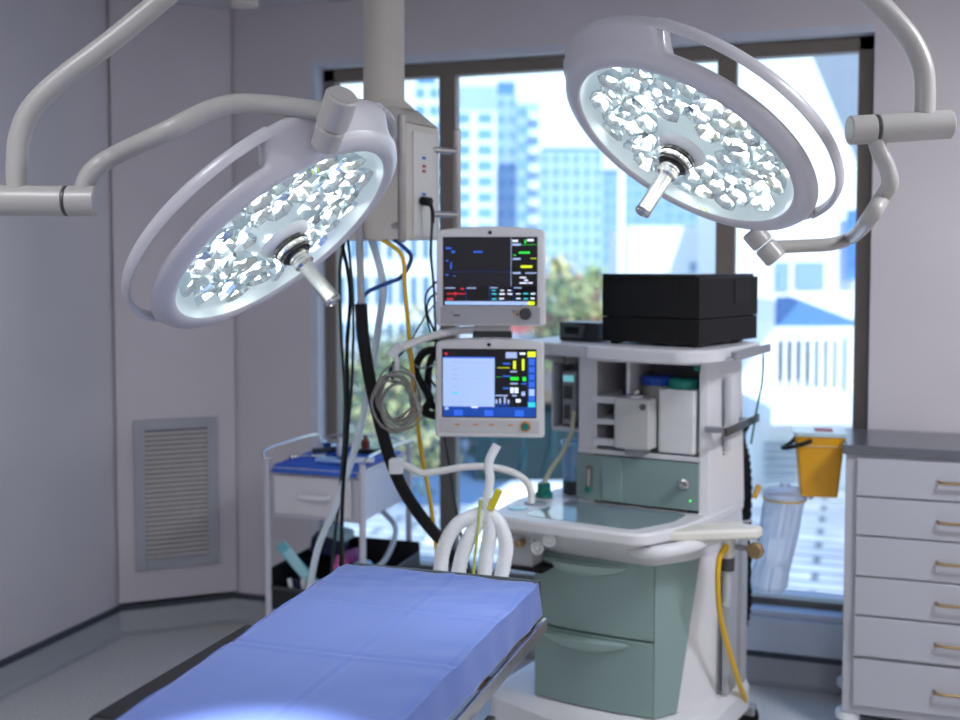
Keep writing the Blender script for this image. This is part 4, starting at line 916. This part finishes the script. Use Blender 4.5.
# black crate and its contents
cr8 = empty('storage_crate', tw(.035, -.02, .301), 0, 'black plastic crate on the trolley\'s bottom shelf', 'crate')
cw, cd, chh = .225, .20, .20
m = MB().box(-cw, -cd, 0, cw, cd, .008).box(-cw, cd - .008, .008, cw, cd, chh).box(-cw, -cd, .008, -cw + .008, cd - .008, chh * .8).box(cw - .008, -cd, .008, cw, cd - .008, chh * .8).box(-cw + .008, -cd, .008, cw - .008, -cd + .008, .085)
m.build('crate_shell', mat('crate_black', '#15171a', .45), cr8, bevel=.004)
MB().box(-cw - .004, -cd - .004, .078, cw + .004, -cd, .092).build('crate_rim', DGREY, cr8, bevel=.002)
def item(nm, x, y, z, sx, sy, sz, rot, m, label, cat):
    o = MB().box(-sx, -sy, -sz, sx, sy, sz).build(nm, m, bevel=min(sx, sy, sz) * .35); o.location = tw(.035 + x, -.02 + y, .31 + z); o.rotation_euler = rot
    return tag(o, label, cat, 'supplies in the black crate')
item('glove_box', -.12, .09, .175, .07, .04, .035, (.1, .2, .2), NAVY, 'dark navy carton tipped at the back left of the crate', 'carton')
item('glove_box', -.09, .10, .225, .06, .035, .018, (.1, .1, -.2), mat('teal_white_card', '#b9d9dc', .6), 'pale teal and white carton on top of the navy carton', 'carton')
item('sterile_pouch', -.155, -.10, .135, .022, .006, .115, (0, R(-42), .2), CYAN, 'long cyan sterile pouch leaning in the crate\'s left front', 'pouch')
item('sterile_pouch', -.125, -.13, .125, .018, .005, .10, (0, R(-38), .1), mat('pale_cyan', '#a9dfe6', .35), 'paler cyan pouch in front of the long cyan pouch', 'pouch')
for k in range(5): item('syringe_packet', -.15 + k * .026, -.165, .055, .008, .006, .052, (0, R(-14 + 3 * k), 0), PAPER if k % 2 == 0 else NAVY, ('first', 'second', 'third', 'fourth', 'fifth')[k] + ' upright slim packet from the left in the crate front, ' + ('white' if k % 2 == 0 else 'navy'), 'packet')
item('syringe_packet', -.02, -.02, .12, .03, .05, .03, (.2, .3, .4), PINK, 'pink packet in the middle of the crate', 'packet')
item('syringe_packet', .00, .03, .155, .035, .03, .02, (.2, -.3, .1), mat('violet_film', '#8b4d8c', .4), 'violet packet behind the pink packet', 'packet')
item('bandage_pack', .05, -.10, .08, .06, .04, .03, (.1, -.2, .5), RED, 'red packet at the front right of the crate', 'packet')
item('bandage_pack', .12, -.12, .06, .04, .03, .03, (.1, .1, -.5), mat('dark_red', '#6d1620', .5), 'dark red packet at the far right front of the crate', 'packet')
o = MB().lathe([(0, -.042), (.025, -.034), (.042, -.012), (.042, .010), (.030, .032), (.012, .040), (0, .041)], 20).build('gauze_ball', mat('pale_blue_film', '#8fb6dd', .35)); o.location = tw(.115, -.04, .43)
tag(o, 'round pale blue wrapped bundle at the right of the crate', 'bundle', 'supplies in the black crate')
hose('suction_tube', [tw(.10, .16, .62), tw(.18, .12, .56), tw(.17, .05, .46), tw(.13, 0, .42), tw(.05, -.05, .40)], .011, mat('pale_tube', '#d5e4ee', .35), 'pale tube end drooping into the right of the black crate', 'tube')

# ------------------------------------------------------------------ outside
GZ = -2.7
def ext(nm, x, y, d): p = at(x, y, d); return p
def ground_mat():
    m = bpy.data.materials.new('paved_ground'); m.use_nodes = True; t = m.node_tree; b = t.nodes['Principled BSDF']; b.inputs['Roughness'].default_value = .9
    tcn = t.nodes.new('ShaderNodeTexCoord')
    v = t.nodes.new('ShaderNodeTexBrick'); v.inputs['Scale'].default_value = .55; v.inputs['Color1'].default_value = (*lin('#e2e2de'), 1); v.inputs['Color2'].default_value = (*lin('#b5b8ba'), 1); v.inputs['Mortar'].default_value = (*lin('#6f767e'), 1)
    v.inputs['Mortar Size'].default_value = .03; t.links.new(tcn.outputs['Object'], v.inputs['Vector'])
    n = t.nodes.new('ShaderNodeTexNoise'); n.inputs['Scale'].default_value = .6; t.links.new(tcn.outputs['Object'], n.inputs['Vector'])
    mx = t.nodes.new('ShaderNodeMix'); mx.data_type = 'RGBA'; mx.blend_type = 'MULTIPLY'; mx.inputs[0].default_value = .5
    r = t.nodes.new('ShaderNodeValToRGB'); r.color_ramp.elements[0].position = .4; r.color_ramp.elements[0].color = (.45, .5, .55, 1); r.color_ramp.elements[1].position = .55
    t.links.new(n.outputs['Fac'], r.inputs[0]); t.links.new(v.outputs['Color'], mx.inputs[6]); t.links.new(r.outputs[0], mx.inputs[7]); t.links.new(mx.outputs[2], b.inputs['Base Color'])
    return m
struct('ground', MB().box(-220, Y1 + 3, GZ - .3, 120, 330, GZ), ground_mat())
q = [at_z(x, y, GZ) for x, y in ((400, 505), (620, 505), (620, 467), (400, 467))]
tag(MB().prism([(v.x, v.y) for v in q], GZ, GZ + .02).build('asphalt_road', mat('blue_grey_asphalt', '#4d6c8c', .9)), kind='structure')

# apartment towers
FAC_B = mat('facade_blue_grey', '#9db8d2', .6, var=.06, scale=.3); FAC_W = mat('facade_white', '#dbe6f0', .7, var=.04, scale=.3)
WINB = mat('tower_glass', '#6f9fc8', .35, .0, var=.15, scale=.2); WIND = mat('tower_glass_dark', '#5485b2', .35, 0)
def tower(name, px0, px1, py_top, d, label, cols, rows, m_wall, floor_h=3.0, balc=None, crown=None, turn=0, wfrac=.68, hfrac=.6, win_m=None, depth_m=9):
    a, b = at(px0, 265, d), at(px1, 265, d); W_ = (b - a).length; ztop = at((px0 + px1) / 2, py_top, d).z
    rt = empty(name, (a.x, a.y, GZ), YAW + turn, label, 'building', 'buildings beyond the window')
    H_ = ztop - GZ
    MB().box(0, 0, 0, W_, depth_m, H_).build('walls', m_wall, rt)
    cw_ = W_ / cols; nb = 0
    for r in range(rows):
        z0 = H_ - (r + 1) * floor_h
        for c_ in range(cols):
            x0 = cw_ * (c_ + .5 - wfrac / 2); x1 = cw_ * (c_ + .5 + wfrac / 2)
            if balc and c_ in balc:
                MB().box(x0 - cw_ * .1, -1.6, z0, x1 + cw_ * .1, 0, z0 + 1.15).build('balcony', FAC_W, rt)
            else:
                MB().box(x0, -.12, z0 + floor_h * .22, x1, .05, z0 + floor_h * (.22 + hfrac)).build('window', win_m or WINB, rt)
    if crown:
        for (f0, f1, h, m_) in crown: MB().box(W_ * f0, .5, H_, W_ * f1, depth_m - 1, H_ + h).build('roof_block', m_, rt)
    return rt
tower('apartment_tower', 452, 496, 112, 200, 'tall pale apartment tower with framed blue windows behind the upper monitor', 2, 15, FAC_W, 2.84, crown=[(.1, 1.0, 4.5, FAC_B)], wfrac=.66, hfrac=.62)
tower('apartment_tower', 496, 517, 96, 218, 'slim blue-grey tower block adjoining the tall pale tower on its right', 2, 15, FAC_B, 3.1, crown=[(.05, .9, 2.6, WIND)], wfrac=.5, hfrac=.45)
tower('apartment_tower', 517, 539, 104, 199.5, 'tower block stacked with white balconies at the right edge of the group', 2, 15, FAC_B, 3.1, balc=(1,), wfrac=.7, hfrac=.5)
tower('apartment_tower', 414, 441, 86, 195, 'apartment tower seen left of the window post beside the pendant', 2, 15, FAC_W, 3.1, crown=[(.1, .8, 1.5, WIND)], wfrac=.7)
tower('apartment_tower', 540, 602, 152, 240, 'wide pale blue apartment tower in the middle distance', 6, 13, mat('facade_pale', '#a9c3da', .6, var=.05, scale=.3), 3.0, crown=[(.02, .98, .8, WIND)], wfrac=.42, hfrac=.55)
tower('apartment_tower', 602, 662, 175, 260, 'lower blue apartment block behind the right lamp\'s handle', 6, 10, mat('facade_mid_blue', '#8fb0cf', .6, var=.05, scale=.3), 3.0, crown=[(.0, .6, 1.2, WIND)], wfrac=.45, hfrac=.5)
tower('apartment_tower', 662, 735, 186, 280, 'lowest blue apartment block at the right end of the skyline', 6, 8, mat('facade_mid_blue', '#8fb0cf', .6), 3.0, wfrac=.45, hfrac=.5)
tower('apartment_block', 336, 432, 222, 62, 'low white apartment block seen between the hanging hoses', 8, 3, mat('facade_bright', '#e6edf2', .7, var=.03, scale=.4), 2.6, wfrac=.5, hfrac=.6, win_m=mat('block_window', '#4f7e9f', .3))
# red-roofed house among the palms
p = at(575, 300, 70)
rh = empty('red_house', (p.x, p.y, GZ), YAW, 'red brick building glimpsed between the palm trees', 'building')
wz = at(575, 282, 70).z - GZ
MB().box(-4.5, 0, 0, 3, 5, wz).build('walls', mat('red_brick_far', '#b0565a', .8, var=.15, scale=1), rh)
for k in range(4): MB().box(-3.8 + k * 1.8, -.08, wz - 2.0, -2.8 + k * 1.8, .05, wz - .7).build('window', FAC_W, rh)
MB().box(-4.8, -.3, wz, 3.3, 5.3, wz + .4).build('roof', mat('pink_parapet', '#d88a92', .8), rh)
# dark glazed pavilion with a brown fascia
p = at(523, 470, 21.8)
dg = empty('glazed_pavilion', (p.x, p.y, GZ), YAW, 'low dark teal glazed building behind the worktop', 'building')
z1 = at(520, 400, 21.8).z - GZ
MB().box(-.95, 0, 0, 1.5, 4, z1).build('walls', mat('dark_teal_glass', '#0f3038', .6, spec=.2), dg)
MB().box(-.95, -.3, z1, 1.6, 4.2, z1 + .24).build('fascia', mat('brown_fascia', '#6b5a4c', .7), dg)
for k in range(4): MB().box(-.6 + k * .6, -.04, .2, -.57 + k * .6, 0, z1).build('glazing_bar', mat('teal_bar', '#28606a', .5), dg)
# white ramp wall with rail
p = at_z(430, 600, GZ)
rw = empty('ramp_wall', at(430, 560, 17).xyz * 1, YAW, 'white sloping wall outside behind the breathing tubes', 'wall'); rw.location.z = GZ
def rl(p): return (Matrix.Translation(rw.location) @ Matrix.Rotation(YAW, 4, 'Z')).inverted() @ p
q1, q2, q3, q4 = [rl(at(x, y, 17)) for x, y in ((425, 540), (512, 484), (560, 484), (560, 560))]
MB().add([(q1.x, 0, 0), (q3.x + .5, 0, 0), (q3.x + .5, 0, q3.z), (q2.x, 0, q2.z), (q1.x, 0, q1.z), (q1.x, .3, 0), (q3.x + .5, .3, 0), (q3.x + .5, .3, q3.z), (q2.x, .3, q2.z), (q1.x, .3, q1.z)],
    [(0, 1, 2, 3, 4), (9, 8, 7, 6, 5), (0, 5, 6, 1), (1, 6, 7, 2), (2, 7, 8, 3), (3, 8, 9, 4), (4, 9, 5, 0)]).build('wall_panel', WALLX, rw)

# white house on the right
dh = 21.5
def hp(x, y, d=dh): return at(x, y, d)
wh = empty('white_house', (hp(600, 300).x, hp(600, 300).y, GZ), YAW, 'bright white house with a sloped roof, coloured as in blue shade, seen through the right pane', 'building')
def hl(p): return (Matrix.Translation(wh.location) @ Matrix.Rotation(YAW, 4, 'Z')).inverted() @ p
A = hl(hp(628, 226, 40)); 
# long rear wing
B = hl(hp(900, 172, 34)); B0 = hl(hp(735, 172, 34))
MB().box(A.x, A.y, 0, hl(hp(735, 226, 40)).x + 1, A.y + 6, A.z).build('rear_wing', WALLX, wh)
MB().box(B0.x, B0.y, 0, B.x, B0.y + 6, B0.z).build('main_block', WALLX, wh)
for (x0, x1, y0, y1) in ((776, 790, 262, 291), (796, 825, 262, 289)):
    a, b = hl(hp(x0, y1, 34)), hl(hp(x1, y0, 34)); MB().box(a.x, B0.y - .08, a.z, b.x, B0.y, b.z).build('window', mat('house_window', '#8aa7bb', .3), wh)
for (x0, x1, y0, y1) in ((690, 708, 262, 272),):
    a, b = hl(hp(x0, y1, 40)), hl(hp(x1, y0, 40)); MB().box(a.x, A.y - .08, a.z, b.x, A.y, b.z).build('window', mat('house_window', '#8aa7bb', .3), wh)
a, b = hl(hp(846, 280, 33.8)), hl(hp(860, 210, 33.8)); MB().box(a.x, a.y, a.z, b.x, a.y + .06, b.z).build('banner', mat('blue_banner', '#4f86d8', .6, var=.35, scale=2), wh)
# sloped roof slab, blue sky-lit shade put into its colour
r = [hl(hp(x, y, d)) for x, y, d in ((776, 297, 26), (790, 296, 26), (866, 325, 23.5), (866, 329, 22.5), (776, 329, 22.5))]
mb = MB(); vs = [tuple(v) for v in r] + [(v.x, v.y + .1, v.z - .18) for v in r]; k = len(r)
mb.add(vs, [tuple(range(k)), tuple(range(k, 2 * k))[::-1]] + [(i, (i + 1) % k, k + (i + 1) % k, k + i) for i in range(k)]); mb.build('sloped_roof', mat('roof_sky_shade', '#4f7ea6', .6, var=.03), wh, sharp=20)
# balcony: beam, balusters, slab, recess
def rect(x0, y0, x1, y1, d, dep, nm, m, bev=0):
    a, b = hl(hp(x0, y1, d)), hl(hp(x1, y0, d)); return MB().box(a.x, a.y, a.z, b.x, a.y + dep, b.z).build(nm, m, wh)
rect(768, 327, 868, 335, 22.3, .25, 'beam', WALLX)
rect(772, 337, 848, 340, 21.5, .12, 'balcony_rail', WALLX)
rect(772, 389, 848, 393, 21.5, .12, 'balcony_base', WALLX)
for k in range(9): rect(774 + k * 9.0, 340, 777.5 + k * 9.0, 390, 21.5, .08, 'baluster', WALLX)
rect(774, 336, 850, 392, 24.0, .1, 'recess_wall', mat('recess_shade_blue', '#3f6f98', .6))  # shade of the recess put into a darker wall colour
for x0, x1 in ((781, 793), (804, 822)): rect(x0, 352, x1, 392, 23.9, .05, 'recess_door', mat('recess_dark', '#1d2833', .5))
rect(848, 336, 880, 420, 21.3, 3.0, 'balcony_side_wall', WALLX)
rect(742, 300, 773, 420, 21.5, 3.0, 'corner_pier', WALLX)
a, b = hl(hp(742, 393, 21.5)), hl(hp(880, 393, 21.5))
MB().box(a.x, a.y - 2.2, a.z - .3, b.x, a.y + 3, a.z).build('balcony_slab', WALLX, wh)
MB().box(a.x, a.y - .5, 0, b.x, a.y + 3, a.z - .3).build('lower_wall', WALLX, wh)
a, b = hl(hp(764, 482, 20.8)), hl(hp(796, 438, 20.8))
lv = MB()
for k in range(6): lv.box(a.x, a.y - .1, a.z + k * (b.z - a.z) / 6, b.x, a.y, a.z + (k + .5) * (b.z - a.z) / 6)
lv.build('louvre_panel', mat('louvre_grey', '#8c98a4', .6), wh)
# white post
p = hp(620.5, 300, 24); q = hp(620.5, 172, 24)
o = MB().box(-.075, -.075, 0, .075, .075, q.z - GZ).build('white_post', WALLX); o.location = (p.x, p.y, GZ); o.rotation_euler = (0, 0, YAW); tag(o, 'slim tall white post standing outside left of the black printer', 'post')
# neighbouring roof overhang, top right
ov = empty('roof_canopy', hp(840, 60, 12), YAW, 'pale grey underside of a neighbouring roof at the right pane\'s top', 'roof canopy')
def ol(p): return (Matrix.Translation(hp(840, 60, 12)) @ Matrix.Rotation(YAW, 4, 'Z')).inverted() @ p
r = [ol(v) for v in (hp(812, 55, 9.0), hp(860, 170, 24), hp(890, 170, 24), hp(905, 55, 9.0), hp(905, 20, 8), hp(797, 20, 8))]
zt0 = max(v.z for v in r)
mb = MB(); vs = [tuple(v) for v in r] + [(v.x, v.y, v.z + .25) for v in r]; k = len(r)
mb.add(vs, [tuple(range(k)), tuple(range(k, 2 * k))[::-1]] + [(i, (i + 1) % k, k + (i + 1) % k, k + i) for i in range(k)]); mb.build('soffit', mat('soffit_grey', '#c4ccd6', .7), ov, sharp=20)
# its supporting wall
a = ol(hp(872, 170, 24))
MB().box(a.x, a.y, GZ - ov.location.z, a.x + 1.5, a.y + .4, a.z).build('support_wall', WALLX, ov)
# trees
LEAFS = [mat('leaf_olive', '#93a070', .7, var=.35, scale=1.2), mat('leaf_deep', '#5b7860', .7, var=.35, scale=1.2), mat('leaf_yellow', '#c8c088', .7, var=.3, scale=1.2), mat('leaf_lime', '#b2c47c', .7, var=.3, scale=1.2)]
LEAF_D = mat('leaf_dark', '#2c4038', .7, var=.3, scale=1)  # darkest leaf colour, scattered at random through each crown
BARK = mat('bark', '#6a5442', .9, var=.2, scale=4)
def tree(px, py, d, rad, li, label, n=900, seed=0):
    rnd = random.Random(seed); c = at(px, py, d)
    t = empty('leafy_tree', (c.x, c.y, GZ), 0, label, 'tree', 'trees outside the window')
    hz = c.z - GZ; mb = MB()
    cl_ = [(rnd.gauss(0, .45) * rad, rnd.gauss(0, .45) * rad, rnd.gauss(0, .38) * rad, rnd.uniform(.3, .5) * rad) for _ in range(14)]
    for k in range(n):
        cx_, cy_, cz_, cr2 = rnd.choice(cl_); v = Vector((rnd.gauss(0, 1), rnd.gauss(0, 1), rnd.gauss(0, 1))).normalized() * cr2 * rnd.uniform(.6, 1)
        p = Vector((cx_, cy_, cz_ + hz)) + v; u = Vector((rnd.gauss(0, 1), rnd.gauss(0, 1), rnd.gauss(0, .6))).normalized(); w_ = u.orthogonal().normalized(); s = rad * rnd.uniform(.06, .12)
        mb.add([tuple(p - u * s), tuple(p + w_ * s * .5), tuple(p + u * s), tuple(p - w_ * s * .5)], [(0, 1, 2, 3)])
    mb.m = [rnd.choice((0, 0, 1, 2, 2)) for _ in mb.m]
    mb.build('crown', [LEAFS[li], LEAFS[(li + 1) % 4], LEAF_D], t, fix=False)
    m = MB().tube([(0, 0, 0), (.05 * rad, 0, hz * .5), (0, .05 * rad, hz)], rad * .07, 8, 4)
    for k in range(4): a = k * 1.7; m.tube([(0, 0, hz * .6), (rad * .35 * math.cos(a), rad * .35 * math.sin(a), hz * .95)], rad * .03, 6, 2, smooth=False)
    m.build('trunk', BARK, t)
def palm(px, py, d, L, label, seed=0):
    rnd = random.Random(seed); c = at(px, py, d)
    t = empty('palm_tree', (c.x, c.y, GZ), 0, label, 'palm tree', 'trees outside the window'); hz = c.z - GZ
    MB().tube([(0, 0, 0), (.15, 0, hz * .5), (0, 0, hz)], L * .06, 8, 4).build('trunk', BARK, t)
    mb = MB()
    for k in range(26):
        a = rnd.uniform(0, 6.28); e = rnd.uniform(-.3, 1.2); dv_ = Vector((math.cos(a), math.sin(a), 0)); pts = []
        for j in range(7): s = j / 6; pts.append(Vector((0, 0, hz)) + dv_ * (L * s * math.cos(e * .6)) + Vector((0, 0, L * (math.sin(e) * s - .75 * s * s))))
        sd_ = Vector((-dv_.y, dv_.x, 0))
        for j in range(6):
            w0, w1 = L * .11 * math.sin(PI * (j + .3) / 6.8), L * .11 * math.sin(PI * (j + 1.3) / 6.8); dz = Vector((0, 0, -.3))
            for s in (-1, 1): mb.add([tuple(pts[j]), tuple(pts[j + 1]), tuple(pts[j + 1] + sd_ * s * w1 + dz * w1), tuple(pts[j] + sd_ * s * w0 + dz * w0)], [(0, 1, 2, 3)])
    mb.build('fronds', LEAFS[rnd.choice((0, 2, 3))], t, fix=False)
palm(556, 262, 60, 1.9, 'palm tree with yellowish fronds just right of the upper monitor', 1)
palm(598, 272, 62, 1.7, 'palm tree against the left edge of the black printer', 2)
palm(578, 283, 56, 1.5, 'short palm tree between two taller palms', 3)
palm(548, 285, 50, 1.4, 'palm tree half hidden by the upper monitor\'s right edge', 6)
for i, (px, py, d, rad, li, lb) in enumerate((
    (568, 312, 42, 1.3, 3, 'lime green bushy tree above the small dark grey unit'), (590, 318, 38, 1.1, 2, 'yellow leafed tree touching the black printer\'s left side'), (548, 325, 40, 1.2, 0, 'olive tree right of the gap between the monitors'),
    (552, 372, 26, .9, 3, 'lime tree glimpsed through the gap between monitor and bracket'),
    (350, 372, 40, 1.5, 2, 'yellow-green tree seen between the dark hoses on the left'), (393, 366, 38, 1.4, 0, 'olive tree behind the coiled leads'), (430, 358, 44, 1.6, 1, 'dark green tree left of the upper monitor'),
    (347, 425, 30, 1.3, 1, 'dark green tree low on the far left behind the trolley'), (385, 425, 28, 1.2, 2, 'yellowish tree behind the black cable sleeve'), (427, 415, 30, 1.3, 0, 'olive tree behind the lower monitor\'s left edge'),
    (470, 428, 25, .75, 0, 'olive tree under the lower monitor, right of the window post'), (452, 405, 27, .8, 1, 'dark green tree behind the window post'), (366, 395, 33, 1.2, 1, 'dark green tree behind the black sleeve\'s upper half'),
    (408, 452, 24, .9, 1, 'dark green shrub behind the trolley\'s rear right leg'), (341, 455, 24, .8, 3, 'lime shrub just right of the window\'s left frame'), (412, 385, 34, 1.2, 3, 'lime tree behind the lower edge of the coiled leads'),
    (350, 490, 23, .9, 0, 'olive shrub behind the trolley drawer'), (398, 498, 21, .6, 3, 'lime shrub behind the trolley\'s right legs'), (428, 470, 23, .9, 2, 'yellowish shrub left of the window post'), (376, 490, 22, .6, 1, 'dark green shrub under the trolley drawer'))):
    tree(px, py, d, rad, li, lb, 700, i + 20)
